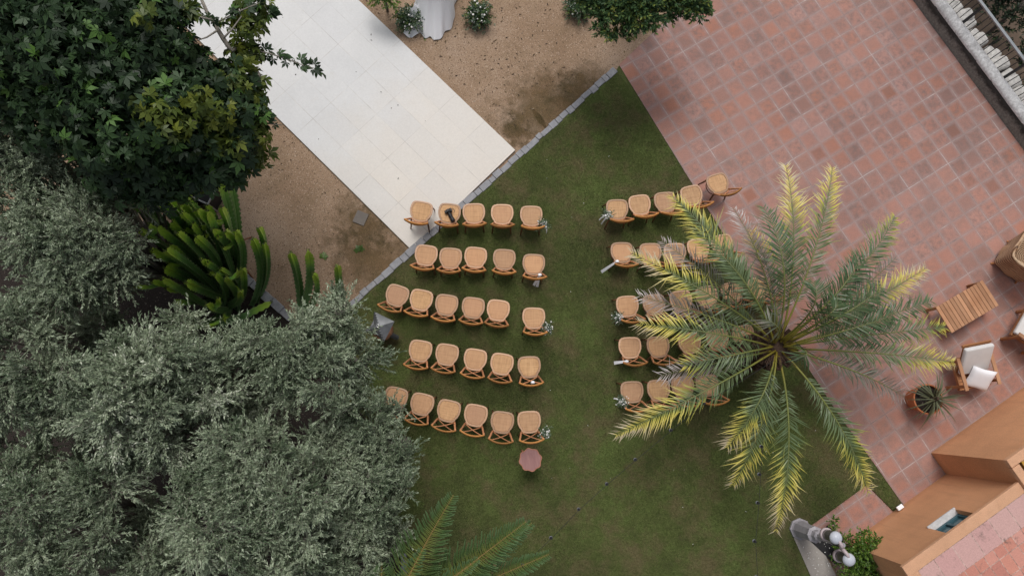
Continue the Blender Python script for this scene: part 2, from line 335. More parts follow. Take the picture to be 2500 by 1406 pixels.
M['pillow'] = simple('white_pillow', (.84, .84, .86), 0.9, 0.03, 4); M['black'] = simple('black_plastic', (.012, .012, .014), 0.45, 0.3, 8)
M['iron'] = simple('black_iron', (.03, .03, .032), 0.5, 0.3, 12, 0.3); M['galv'] = simple('galvanised_rail', (.32, .34, .35), 0.45, 0.15, 10, 0.6)
M['alu'] = simple('aluminium', (.55, .55, .57), 0.35, 0.1, 12, 0.8); M['lamp_grey'] = simple('grey_cast_iron', (.34, .32, .34), 0.5, 0.12, 9, 0.1, 0.2)
M['shade'] = simple('opal_shade', (.50, .52, .57), 0.3, 0.06, 5); M['pink_ring'] = simple('pinkish_grey_paint', (.46, .38, .385), 0.5, 0.08, 6)
M['terracotta'] = simple('terracotta_pot', (.46, .155, .062), 0.8, 0.18, 7, bump=0.3); M['pale_terracotta'] = simple('pale_terracotta', (.52, .26, .15), 0.85, 0.15, 6, bump=0.3)
M['zinc'] = simple('grey_zinc', (.125, .13, .135), 0.42, 0.22, 7, 0.35); M['steel'] = simple('bright_steel', (.60, .60, .60), 0.25, 0.05, 10, 0.9)
M['bark'] = m_stone('grey_bark', (.07, .058, .05), (.19, .165, .145), 14); M['twig'] = m_stone('grey_twig', (.11, .10, .08), (.30, .27, .23), 20)
M['twig_brown'] = m_stone('brown_twig', (.09, .06, .045), (.20, .15, .12), 20)
M['olive'] = m_leaf('olive_leaf', [(0.0, (.065, .100, .050)), (0.35, (.18, .230, .138)), (0.7, (.295, .355, .230)), (0.95, (.41, .47, .32)), (1.0, (.60, .63, .50))], (.36, .415, .30), 0.45, 0.06, 0.45)
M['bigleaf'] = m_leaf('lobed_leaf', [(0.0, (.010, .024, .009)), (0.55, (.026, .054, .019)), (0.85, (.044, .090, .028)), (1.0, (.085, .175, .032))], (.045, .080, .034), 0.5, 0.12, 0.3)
M['youngleaf'] = m_leaf('young_leaf', [(0.0, (.045, .075, .014)), (0.6, (.115, .155, .024)), (1.0, (.22, .25, .035))], (.13, .17, .05), 0.45, 0.25)
M['evergreen'] = m_leaf('evergreen_leaf', [(0.0, (.024, .055, .022)), (0.5, (.058, .115, .040)), (0.85, (.115, .18, .050)), (1.0, (.25, .28, .055))], (.07, .115, .05), 0.55, 0.12, .25)
M['bush'] = m_leaf('bush_leaf', [(0.0, (.045, .095, .016)), (0.6, (.105, .195, .028)), (1.0, (.22, .32, .05))], (.12, .20, .05), 0.4, 0.2)
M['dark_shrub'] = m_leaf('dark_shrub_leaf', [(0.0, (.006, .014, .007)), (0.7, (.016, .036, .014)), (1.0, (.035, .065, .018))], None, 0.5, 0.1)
M['sage'] = m_leaf('sage_greenery', [(0.0, (.04, .075, .04)), (0.6, (.12, .18, .11)), (1.0, (.30, .36, .25))], None, 0.6, 0.15)
M['petal'] = simple('white_petal', (.82, .80, .76), 0.8, 0.06, 30)
M['litter'] = m_leaf('dry_leaf', [(0.0, (.025, .016, .010)), (0.6, (.075, .048, .028)), (0.93, (.13, .09, .04)), (1.0, (.60, .52, .42))], None, 0.8, 0.0)
k = NM('grass_blade'); P = k.coord(); a = k.ramp(k.attr(), [(0.0, (.052, .066, .018)), (0.45, (.080, .104, .030)), (0.8, (.118, .142, .045)), (1.0, (.19, .165, .08))])
a = k.mix(1.0, a, k.ramp(k.noise(0.5, 5, .65, P), [(.38, (.70, .74, .72)), (.62, (1.22, 1.24, 1.15))]), 'MULTIPLY')
a = k.mix(k.ramp(k.noise(1.3, 6, 0.7, P), [(0.47, 0.0), (0.66, 0.8)]), a, (.150, .118, .058)); k.col(a).rough(.7).set(Specular_IOR_Level=.15); k.translucent(a, .15); M['blade'] = k.m
M['straw'] = m_leaf('strap_leaf', [(0.0, (.03, .045, .022)), (0.6, (.085, .105, .048)), (1.0, (.20, .20, .10))], (.12, .13, .07), 0.45, 0.12)
def cactus_mat():
    k = NM('cactus_skin'); t = k.attr(); r = k.attr('rib')
    a = k.ramp(t, [(0.0, (.085, .16, .060)), (0.30, (.17, .36, .085)), (0.52, (.30, .55, .080)), (0.75, (.42, .66, .065)), (1.0, (.52, .72, .085))])
    a = k.mix(k.ramp(k.noise(6, 4), [(0.4, 0.0), (0.75, 0.3)]), a, (.04, .085, .03))
    a = k.mix(k.ramp(r, [(0.66, 0.0), (0.95, 0.9)]), a, k.ramp(t, [(0.3, (.24, .29, .16)), (0.7, (.38, .50, .13)), (1.0, (.60, .72, .12))]))
    k.col(a).rough(0.42).set(Specular_IOR_Level=0.4); return k.m
M['cactus'] = cactus_mat()
def frond_mat(name, base_stops):
    k = NM(name); t = k.attr(); a = k.ramp(t, base_stops); k.col(a).rough(0.42).set(Specular_IOR_Level=0.45); k.translucent(a, 0.12); return k.m
GREENS = [(0.0, (.105, .135, .050)), (0.25, (.115, .165, .070)), (0.42, (.130, .180, .075))]
M['frond_yellow'] = frond_mat('yellowing_frond', GREENS + [(0.54, (.26, .29, .07)), (0.68, (.56, .49, .09)), (0.88, (.66, .56, .16)), (1.0, (.55, .46, .30))])
M['frond_green'] = frond_mat('green_frond', [(0.0, (.080, .110, .036)), (0.3, (.068, .122, .050)), (0.6, (.105, .165, .068)), (0.8, (.26, .30, .07)), (1.0, (.56, .48, .09))])
M['frond_dry'] = frond_mat('dry_frond', [(0.0, (.085, .10, .055)), (0.35, (.11, .125, .08)), (0.6, (.23, .19, .16)), (0.85, (.42, .36, .33)), (1.0, (.62, .57, .55))])
M['rachis'] = m_leaf('frond_rachis', [(0.0, (.26, .20, .025)), (0.22, (.17, .19, .04)), (1.0, (.14, .16, .08))], None, 0.45, 0.0)
M['palm_trunk'] = m_stone('palm_fibre', (.028, .016, .012), (.11, .065, .042), 18)
M['pine'] = m_leaf('star_pine_needle', [(0.0, (.20, .155, .032)), (0.3, (.14, .165, .036)), (0.65, (.075, .135, .042)), (1.0, (.13, .205, .09))], None, 0.55, 0.1)
M['pine_wood'] = simple('star_pine_rachis', (.26, .16, .06), 0.7, 0.2, 10)

# ------------------------------------------------------------------ the setting
def sheet(name, pxs, z, mat, label=None, world=None, loc=(0, 0, 0), rz=0.0):
    pts = world if world is not None else [g(x, y, z) for x, y in pxs]
    Mi = Matrix.Translation(Vector((loc[0], loc[1], z))) @ Matrix.Rotation(rz, 4, 'Z'); Mi = Mi.inverted()
    vs = [Mi @ Vector((p[0], p[1], z)) for p in pts]
    me = bpy.data.meshes.new(name); me.from_pydata(vs, [], [tuple(range(len(vs)))]); me.update()
    if me.polygons[0].normal.z < 0: me.flip_normals()
    me.materials.append(mat); o = link(bpy.data.objects.new(name, me)); o.location = (loc[0], loc[1], z); o.rotation_euler = (0, 0, rz)
    o['kind'] = 'structure'; return o
# wall line on the terrace's outer side
w0, w1 = g(2228, 0), g(2500, 368); WD = (w1 - w0).normalized(); WN = Vector((-WD.y, WD.x, 0))
if WN.x < 0: WN = -WN
A0, A1 = w0 - WD*50, w0 + WD*60
sheet('lower_ground', None, -1.7, M['earth'], world=[(-120, -120), (120, -120), (120, 120), (-120, 120)])
sheet('ground', None, -0.03, M['gravel'], world=[A0 + WN*0.2, A1 + WN*0.2, A1 - WN*90, A0 - WN*90])
sheet('planting_bed', [(-900, 480), (380, 560), (560, 640), (690, 757), (770, 830), (1020, 1330), (1000, 1900), (-900, 1900)], -0.024, M['soil'])
TER_E = [(1512, 160), (1692, 452), (1868, 736), (2046, 1010), (2140, 1139), (2204, 1230)]
sheet('lawn', [(1506, 170), (868, 740), (778, 822), (900, 1090), (985, 1350), (1010, 1900), (2180, 1900), (1942, 1316), (1972, 1288), (2118, 1182), (2182, 1247)] + TER_E[::-1][0:], 0.0, M['lawn'])
sheet('terrace', [(1512, 158), (1600, 75), (1690, -8), (1780, -300), (2050, -300), (2228, 0), (2500, 368), (2900, 910), (2900, 1500), (2300, 1330)] + TER_E[::-1], 0.012, M['terrace'], loc=GRID_ORG, rz=GRID_ANG)
sheet('patio', [(1976, 1286), (2116, 1184), (2180, 1248), (2330, 1420), (2300, 1700), (2180, 1700), (2045, 1395)], 0.008, M['terrace'], loc=GRID_ORG, rz=GRID_ANG)
sheet('concrete_strip', [(1938, 1312), (1984, 1296), (2200, 1700), (2110, 1700)], 0.016, M['concrete'])
# the aisle of pale slabs
pc, pr, pl = g(1000, 606, .02), g(1251, 360, .02), g(440, 60, .02)
pu = (g(690, 300, .02) - pc).normalized(); PW = (pr - pc).length; PANG = math.atan2(pu.y, pu.x)
pv = Vector((-pu.y, pu.x, 0));
if pv.dot(pr - pc) < 0: pv = -pv
SLAB_W = PW / 6; n0 = g(600+1350/3.514, 1213/3.514, .02); n1 = g(600+1648/3.514, 940/3.514, .02); n2 = g(600+1895/3.514, 1172/3.514, .02)
SLAB_L = (n2 - n1).length
pathm = MB(); sgn = 1 if Vector((math.cos(PANG + math.pi/2), math.sin(PANG + math.pi/2), 0)).dot(pv) > 0 else -1
pathm.prism([(-.05, 0), (-.05, sgn*PW), (16, sgn*PW), (16, 0)][::-sgn], -0.035, 0.02)
po = pathm.build('path', m_slab(SLAB_L, SLAB_W), bevel=0.004); po.location = (pc.x, pc.y, 0); po.rotation_euler = (0, 0, PANG); po['kind'] = 'structure'
rng = random.Random(5)
# kerb of granite setts between gravel and lawn, and round the cactus bed
def kerb(name, p, q, w, step, z0=-0.05, z1=0.022):
    b = MB(); p, q = Vector(p), Vector(q); d = (q - p); L = d.length; d.normalize(); n = Vector((-d.y, d.x, 0)); s = 0
    while s < L:
        l = step*rng.uniform(.6, 1.45); c = p + d*(s + l/2) + n*rng.uniform(-.012, .012); ww = w*rng.uniform(.80, 1.15)
        b.box((c.x, c.y, (z0+z1)/2 + rng.uniform(-.006, .006)), (l - rng.uniform(.002, .008), ww, z1 - z0), math.atan2(d.y, d.x) + rng.uniform(-.035, .035)); s += l
    o = b.build(name, M['kerb'], bevel=0.010); o['kind'] = 'structure'; return o
kerb('kerb', g(1502, 170), g(766, 824), 0.132, 0.20)
kerb('kerb', g(562, 645), g(700, 768), 0.15, 0.24)
kerb('kerb', g(985, 1350), g(1010, 1900), 0.13, 0.22)
# mossy and stained patches of the gravel along the kerb
def patch(px, py, r, z=-0.026, sx=1.0, ang=0.0):
    c = g(px, py, z); n = 40; vs = [(c.x, c.y, z)]; fs = []; t = [1.0]
    for j, rr in enumerate((.35, .7, 1.0)):
        for i in range(n):
            a = 2*math.pi*i/n; x, y = rr*r*sx*math.cos(a), rr*r*math.sin(a)
            vs.append((c.x + x*math.cos(ang) - y*math.sin(ang), c.y + x*math.sin(ang) + y*math.cos(ang), z)); t.append(1 - rr)
    for i in range(n): fs.append((0, 1+i, 1+(i+1) % n))
    for j in range(2):
        for i in range(n): a, b2 = 1+j*n+i, 1+j*n+(i+1) % n; fs.append((a, a+n, b2+n, b2))
    b = MB(); b.add(vs, fs, t); o = b.build('moss', M['moss'], attr=True); o['kind'] = 'stuff'
patch(1262, 325, .62, -.026); patch(1330, 265, 1.5, -.022, 1.3, .6); patch(915, 640, 1.35, -.026, 1.3, -.7); patch(880, 545, .9, -.022, 1.2, -.7); patch(1420, 215, .9, -.018, 1.3, .7)
# retaining wall with rounded coping, ledge of rubble, railing
def along(s, n, z): return w0 + WD*s + WN*n + Vector((0, 0, z))
wt = empty('boundary_wall', w0, label='low weathered boundary wall with pale rounded coping edging the terrace', cat='wall')
def strip_bm(b, prof, s0, s1, seg, jit=0.0):
    m = len(prof); vs = []; k = int((s1-s0)/seg)
    for i in range(k+1):
        s = s0 + (s1-s0)*i/k
        for (n, z) in prof:
            p = along(s, n + rng.uniform(-jit, jit), z + rng.uniform(-jit, jit)) - w0; vs.append(p)
    b.add(vs, [(i*m+j, (i+1)*m+j, (i+1)*m+j+1, i*m+j+1) for i in range(k) for j in range(m-1)])
b = MB(); strip_bm(b, [(-.02, -.1), (0, .02), (.015, .12), (.03, .25), (.05, .335), (.15, .335)], -25, 30, .12, .006); b.build('wall_face', M['wall_face'], wt, smooth=True)
b = MB(); strip_bm(b, [(.045, .325), (.05, .38), (.10, .425), (.17, .435), (.24, .42), (.30, .37), (.315, .30), (.315, -1.75)], -25, 30, .3, .003); b.build('coping', M['pale_coping'], wt, smooth=True)
led = MB()
for i in range(-60, 90):
    s = i*.22 + rng.uniform(-.07, .07); p = along(s, .64 + rng.uniform(-.05, .05), -.20)
    led.box(p, (.27*rng.uniform(.8, 1.15), .40*rng.uniform(.8, 1.15), .66 + rng.uniform(-.1, .1)), math.atan2(WD.y, WD.x) + rng.uniform(-.3, .3))
o = led.build('rubble_ledge', M['rubble'], bevel=0.08, seg=3); tag(o, 'rough pale rubble stone ledge below the railing outside the boundary wall', 'ledge')
fence = empty('iron_railing', along(0, .30, .34), label='black iron bar railing with grey top rail along the boundary wall', cat='railing')
fl = fence.location
# railing height from the survey: the foot of a bar and the rail above it
foot = along(.9, .30, .36); best = min(((abs((lambda q: (q[1]-0) - (q[0]-2390)*148/110)(project((foot.x, foot.y, z)))), z) for z in [x*.01+.5 for x in range(120)]))[1]
RZ = best
b = MB(); b.bar(along(-24, .30, RZ) - fl, along(29, .30, RZ) - fl, .06, .035); b.build('top_rail', M['galv'], fence, bevel=.006)
s = -2.4; i = 0
while s < 4.6:
    b = MB()
    if i % 12 == 5: b.bar(along(s, .30, .34) - fl, along(s, .30, RZ-.018) - fl, .045, .045, (1, 0, 0)); b.build('post', M['iron'], fence)
    else: b.tube([along(s, .30, .34) - fl, along(s, .30, RZ-.018) - fl], .009, 5); b.build('bar', M['iron'], fence)
    s += .118; i += 1

# ------------------------------------------------------------------ foliage generators
def unit(a): return a / (np.linalg.norm(a, axis=-1, keepdims=True) + 1e-9)
def twig_leaves(S, D, L, nl, ll, lw, rs, up=0.5, spread=0.75, sag=0.15):
    """leaves set in pairs along twigs. S,D (T,3) L (T,) -> leaf quads and twig points"""
    T = len(S); s = np.linspace(.12, 1.0, nl)[None, :, None]; Lc = L[:, None, None]
    P = S[:, None] + D[:, None]*Lc*s - np.array([0, 0, 1.])*(sag*Lc*s*s)
    tang = unit(D[:, None] - np.array([0, 0, 1.])*(2*sag*s))
    rv = unit(rs.normal(size=(T, nl, 3))); side = unit(np.cross(tang, rv))
    a = rs.uniform(.5, 1.0, (T, nl, 1))*spread
    ld = unit(tang*np.cos(a) + side*np.sin(a)); ln = unit(rs.normal(size=(T, nl, 3)) + np.array([0, 0, up*2.0]))
    w = unit(np.cross(ld, ln)); ll_ = ll*rs.uniform(.65, 1.2, (T, nl, 1)); lw_ = lw*rs.uniform(.8, 1.2, (T, nl, 1))
    n = np.cross(w, ld)
    q = np.stack([P, P + ld*ll_*.45 + w*lw_*.5, P + ld*ll_ - n*ll_*.12, P + ld*ll_*.45 - w*lw_*.5], 2).reshape(-1, 3)
    N = T*nl; Fq = np.arange(N*4).reshape(N, 4)
    return q, Fq, P
def twig_tubes(S, D, L, rad, sag=0.15):
    T = len(S); K = 4; s = np.linspace(0, 1, K)[None, :, None]; P = S[:, None] + D[:, None]*L[:, None, None]*s - np.array([0, 0, 1.])*(sag*L[:, None, None]*s*s)
    x = unit(np.cross(D, np.array([.3, .2, 1.]))); y = np.cross(D, x); V = []
    for k in range(3):
        a = 2*math.pi*k/3; V.append(P + (x*math.cos(a) + y*math.sin(a))[:, None]*(rad*np.linspace(1, .4, K))[None, :, None])
    V = np.stack(V, 2).reshape(-1, 3); F = []
    base = np.arange(T)[:, None]*K*3
    for i in range(K-1):
        for k in range(3): F.append(np.concatenate([base+i*3+k, base+i*3+(k+1) % 3, base+(i+1)*3+(k+1) % 3, base+(i+1)*3+k], 1))
    return V, np.concatenate(F)
def olive_tree(seed, lumps, label, base_px, dens=27, ntw=52):
    rs = np.random.RandomState(seed); rnd = random.Random(seed); C = [np.array(g(*l[:3])) for l in lumps]; c = np.mean(C, 0)
    base = g(*base_px); base.z = -.03
    root = empty('olive_tree', base, label=label, cat='tree', group='olive trees in the planting bed')
    B = np.array(base); fork = np.array([base.x*.6 + c[0]*.4, base.y*.6 + c[1]*.4, .9])
    w = MB(); w.tube([Vector((0, 0, -.05)), Vector((.05, .02, .4)), Vector(fork - B)], [.17, .13, .12], 9); w.build('trunk', M['bark'], root, smooth=True)
    S, D, L, TT = [], [], [], []; bw = MB()
    for (lm, cc) in zip(lumps, C):
        r = lm[3]*rnd.uniform(.80, .95); cc = cc + np.array([0, 0, rnd.uniform(-.35, .25)]); cl = []; tries = 0; want = max(5, int(dens*r*r))
        while len(cl) < want and tries < 3000:
            tries += 1; d = unit(rs.normal(size=3)); d[2] = abs(d[2])*1.1 - .30; q = rs.uniform(.40, 1.0)**.5
            p = cc + d*np.array([r, r, r*.95])*q*rs.uniform(.70, 1.10)
            if all(np.linalg.norm((p - o)*np.array([1, 1, .7])) > .33 for o in cl): cl.append(p)
        for p in cl:
            out = unit(p - (cc - np.array([0, 0, r*.75]))); mid = (fork + p)/2 + np.array([0, 0, .25]) + rs.normal(size=3)*.10
            bw.tube([v - base for v in bez(fork, mid, p, 6)], [.05, .04, .03, .022, .015, .008], 5)
            cr = rs.uniform(.20, .36); cup = rs.uniform(-.34, .26); lean = unit(out + rs.normal(size=3)*.45)
            for k in range(ntw):
                st = p - lean*cr*.7 + rs.normal(size=3)*cr*.20; d = unit(lean*rs.uniform(.6, 1.4) + rs.normal(size=3)*.62 + np.array([0, 0, .20]))
                S.append(st); D.append(d); L.append(rs.uniform(.7, 1.3)*cr*1.15); TT.append(cup + rs.uniform(-.1, .1))
    S, D, L = np.array(S), np.array(D), np.array(L); q, Fq, P = twig_leaves(S, D, L, 24, .056, .0165, rs, .9, .85)
    tw = np.repeat(np.array(TT), 24); t = np.clip(rs.beta(3, 3, len(Fq)) + tw, 0, .97); t[rs.rand(len(t)) < .004] = 1.0
    t = np.clip(t + rnd.uniform(-.10, .10), 0, 1); mesh_np('crown', q - B, [Fq], M['olive'], root, np.repeat(t, 4))
    V, F = twig_tubes(S, D, L, .0042); n0 = len(bw.v); V2 = np.array([tuple(v) for v in bw.v]); f4 = np.array([f for f in bw.f if len(f) == 4])
    mesh_np('branches', np.concatenate([V2, V - B]), [f4, F + n0], M['twig'], root)
    return root
OL = [(11, [(75, 330, 3.7, .85), (20, 420, 3.6, .8), (140, 400, 3.5, .6)], 'olive tree between the dark lobed tree and left photo edge', (430, 610)),
      (12, [(190, 600, 3.6, .95), (330, 430, 3.3, .42), (90, 560, 3.6, .8), (260, 650, 3.3, .62), (170, 690, 3.4, .65), (250, 520, 3.5, .5)], 'olive tree with pale silvery crown directly left of the tall cactus', (500, 720)),
      (13, [(400, 900, 3.7, .80), (300, 960, 3.9, .85), (500, 950, 3.6, .75), (350, 1060, 3.8, .75), (190, 960, 3.6, .6), (560, 850, 3.2, .42), (450, 810, 3.2, .40), (640, 850, 3.1, .40), (560, 1050, 2.3, .50), (440, 1080, 2.2, .5), (640, 1000, 2.3, .45)], 'broad olive tree below the cactus, largest crown of the grove', (590, 960)),
      (14, [(800, 800, 2.9, .62), (760, 900, 3.1, .75), (860, 860, 2.9, .50), (690, 880, 3.2, .55), (830, 740, 2.7, .30)], 'olive tree whose crown spreads beside the zinc capped pedestal', (880, 905)),
      (15, [(862, 1040, 3.0, .66), (930, 1130, 2.9, .60), (830, 1150, 3.1, .75), (900, 1230, 2.9, .62), (960, 1010, 2.3, .20)], 'olive tree at the lawn edge reaching over the last chair row', (985, 1085)),
      (16, [(600, 1150, 3.8, .80), (700, 1240, 3.7, .80), (560, 1300, 3.7, .85), (660, 1370, 3.6, .7), (480, 1200, 3.6, .5)], 'olive tree at the bottom edge between two other olive crowns', (752, 1190)),
      (17, [(60, 1260, 3.7, .85), (140, 1350, 3.6, .8), (250, 1180, 3.5, .5), (20, 1120, 3.6, .6), (330, 1390, 3.2, .45), (240, 1100, 2.3, .5), (350, 1290, 2.2, .5), (420, 1370, 2.4, .45)], 'olive tree in the bottom left corner of the grove', (380, 1235)),
      (18, [(860, 1340, 2.8, .70), (780, 1390, 2.9, .6), (930, 1310, 2.5, .38)], 'small olive tree nearest the star pine at the bottom edge', (935, 1290)),
      (19, [(40, 870, 3.6, .85), (110, 980, 3.5, .6), (-30, 960, 3.6, .7), (60, 760, 2.4, .6), (230, 800, 2.2, .55), (140, 820, 2.3, .5)], 'olive tree at the left photo edge above the corner olive', (370, 890))]
for s_ol in OL: olive_tree(*s_ol)

def lobed_leaves(P, A, Nn, L, rs, lobes=((-92, .50), (-46, .82), (0, 1.0), (46, .82), (92, .50)), width=20):
    """P base points, A leaf axis, Nn leaf normal, L length (all N)"""
    A = unit(A); X = unit(np.cross(Nn, A)); Z = np.cross(A, X); n = len(P); out = []; 
    for ang, ln in lobes:
        a = math.radians(ang); d = A*math.cos(a) + X*math.sin(a)
        a1, a2 = math.radians(ang - width), math.radians(ang + width)
        d1 = A*math.cos(a1) + X*math.sin(a1); d2 = A*math.cos(a2) + X*math.sin(a2); l = (L*ln)[:, None]
        c0 = P + A*(L*.04)[:, None]
        out.append(np.stack([c0, P + d1*l*.62 + Z*l*.06, P + d*l - Z*l*.26, P + d2*l*.62 + Z*l*.06], 1))
    q = np.stack(out, 1).reshape(-1, 3); N = n*len(lobes)
    return q, np.arange(N*4).reshape(N, 4), 4*len(lobes)
def lump_points(lumps, dens, rs, inner=.25):
    pts, nrm = [], []
    for (px, py, z, r) in lumps:
        c = np.array(g(px, py, z)); n = int(dens*r*r); d = unit(rs.normal(size=(n, 3))); d[:, 2] = np.abs(d[:, 2])*1.05 - .22
        q = np.where(rs.rand(n) < inner, rs.uniform(.35, .8, n), rs.uniform(.8, 1.05, n))[:, None]
        pts.append(c + d*np.array([r, r, r*.62])*q); nrm.append(unit(d))
    return np.concatenate(pts), np.concatenate(nrm)
def rosettes(pts, nrm, k, Lm, rs):
    n = len(pts); az = rs.uniform(0, 2*math.pi, (n, 1)) + np.arange(k)[None]*2.4; el = rs.uniform(-1.15, .25, (n, k))
    up = unit(nrm + np.array([0, 0, 1.2])); x = unit(np.cross(up, np.array([1., .13, .05]))); y = np.cross(up, x)
    A = (x[:, None]*np.cos(az)[..., None] + y[:, None]*np.sin(az)[..., None])*np.cos(el)[..., None] + up[:, None]*np.sin(el)[..., None]
    L = Lm*rs.uniform(.55, 1.15, (n, k)); P = pts[:, None] + A*(L*.35)[..., None] - np.array([0, 0, 1])*rs.uniform(0, .12, (n, k, 1))
    Nn = unit(up[:, None] + rs.normal(size=(n, k, 3))*.45); return P.reshape(-1, 3), A.reshape(-1, 3), Nn.reshape(-1, 3), L.ravel()
# the big tree with lobed leaves
rs = np.random.RandomState(3)
MT = [(40, 80, 4.6, 1.15), (200, 60, 5.0, 1.2), (318, 78, 4.9, .76), (300, 235, 4.7, 1.1), (110, 215, 4.4, .8), (455, 250, 4.3, .85), (505, 360, 3.9, .62), (400, 400, 3.9, .62), (300, 370, 4.2, .7), (425, 150, 4.3, .42), (570, 290, 3.9, .5), (560, 200, 4.0, .4), (545, 390, 3.6, .42), (-150, 100, 4.4, 1.2), (150, -120, 4.8, 1.3), (300, -120, 4.7, .8)]
tb = g(455, 330); tb.z = -.03; B = np.array(tb)
mt = empty('broadleaf_tree', tb, label='large dark green tree with big deeply lobed leaves overhanging the pale path', cat='tree')
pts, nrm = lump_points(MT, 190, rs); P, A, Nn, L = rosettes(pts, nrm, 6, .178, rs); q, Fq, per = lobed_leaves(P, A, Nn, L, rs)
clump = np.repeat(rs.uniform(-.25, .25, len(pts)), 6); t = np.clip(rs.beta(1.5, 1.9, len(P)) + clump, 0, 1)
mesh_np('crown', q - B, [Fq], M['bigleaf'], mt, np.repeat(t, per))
YT = [(612, 335, 3.7, .20), (628, 300, 3.7, .15), (606, 250, 3.8, .20), (585, 405, 3.5, .22), (560, 420, 3.5, .2), (500, 425, 3.6, .2), (640, 250, 3.8, .12), (600, 205, 3.9, .30), (595, 130, 4.1, .26), (600, 60, 4.3, .28), (610, 20, 4.3, .25), (590, 330, 3.8, .35), (470, 235, 5.0, .16), (355, 250, 5.15, .14), (385, 285, 5.1, .17), (435, 310, 4.9, .18), (520, 280, 4.6, .25), (540, 345, 4.3, .22), (440, 25, 4.9, .16), (340, 30, 5.5, .12), (620, 380, 3.4, .22), (560, 210, 4.3, .25)]
pts, nrm = lump_points(YT, 300, rs); P, A, Nn, L = rosettes(pts, nrm, 3, .17, rs); q, Fq, per = lobed_leaves(P, A, Nn, L, rs)
mesh_np('young_leaves', q - B, [Fq], M['youngleaf'], mt, np.repeat(rs.beta(1.5, 1.8, len(P)), per))
# two sprays that reach out over the path
def spray(pxs, z, n, L, seed):
    r2 = np.random.RandomState(seed); pts = np.array([g(x, y, z + dz) for x, y, dz in pxs]); segs = []
    u = np.sort(r2.rand(n)); idx = u*(len(pts)-1); i0 = np.minimum(idx.astype(int), len(pts)-2); f = (idx - i0)[:, None]; p = pts[i0]*(1-f) + pts[i0+1]*f
    d = unit(pts[i0+1] - pts[i0]); A = unit(d*.6 + r2.normal(size=(n, 3))*.7); P = p + A*.05
    q, Fq, per = lobed_leaves(P, A, unit(r2.normal(size=(n, 3))*.5 + np.array([0, 0, 1])), L*r2.uniform(.6, 1.1, n), r2); return q, Fq, per, pts
bw = MB(); Q, FF, TT = [], [], []; off = 0
for pxs, z, n, L, sd in [([(600, 118, 0), (660, 132, 0), (700, 145, -.05), (740, 160, -.05), (782, 172, -.1)], 4.0, 30, .15, 1), ([(618, 306, 0), (650, 302, 0), (690, 306, -.05)], 3.6, 13, .14, 2), ([(520, 60, .1), (580, 30, .1), (640, 5, .1), (655, 30, 0)], 4.3, 22, .16, 4), ([(440, 20, .3), (470, 25, .2), (525, 55, .1)], 4.6, 10, .17, 5), ([(560, 395, 0), (600, 400, 0), (615, 420, 0)], 3.5, 12, .17, 6)]:
    q, Fq, per, pp = spray(pxs, z, n, L, sd); Q.append(q); FF.append(Fq + off); off += len(q); TT.append(np.repeat(np.random.RandomState(sd).rand(n), per))
    bw.tube([Vector(p - B) for p in pp], [.012 - .007*i/(len(pp)-1) for i in range(len(pp))], 5)
mesh_np('leaf_sprays', np.concatenate(Q) - B, [np.concatenate(FF)], M['bigleaf'], mt, np.concatenate(TT)*.95)
fk = Vector((B[0] - .2, B[1] + .3, 1.6)); tk = MB(); tk.tube([Vector((0, 0, -.05)), Vector((-.05, .1, .8)), fk - tb], [.19, .15, .14], 10); tk.build('trunk', M['bark'], mt, smooth=True)
for lm in MT: bw.tube([v - tb for v in bez(fk, (fk + g(lm[0], lm[1], lm[2]))/2 + Vector((0, 0, .3)), g(lm[0], lm[1], lm[2] + .1), 7)], [.08, .065, .05, .04, .03, .022, .014], 6)
twisty = [(492, 0, .3), (512, 45, .2), (520, 50, .2), (533, 75, .15), (545, 95, .1), (556, 112, .1), (565, 125, .05), (580, 118, 0), (600, 160, 0), (622, 172, -.05), (632, 182, -.05), (630, 198, -.08), (633, 212, -.1)]
bw.tube([g(x, y, 4.1 + dz) - tb for x, y, dz in twisty[:8]], [.022, .026, .034, .03, .034, .03, .03, .024], 6); bw.tube([g(x, y, 4.0 + dz) - tb for x, y, dz in twisty[7:]], [.026, .03, .034, .03, .026, .02], 6)
for x0, y0, x1, y1 in [(520, 50, 440, 22), (530, 75, 480, 100), (545, 95, 590, 40), (300, 260, 220, 200), (340, 290, 400, 335), (430, 290, 480, 295), (420, 180, 470, 262)]: bw.tube([g(x0, y0, 4.75) - tb, g((x0+x1)/2, (y0+y1)/2 + 4, 4.8) - tb, g(x1, y1, 4.75) - tb], [.016, .012, .006], 5)
bw.build('branches', M['twig'], mt, smooth=True)

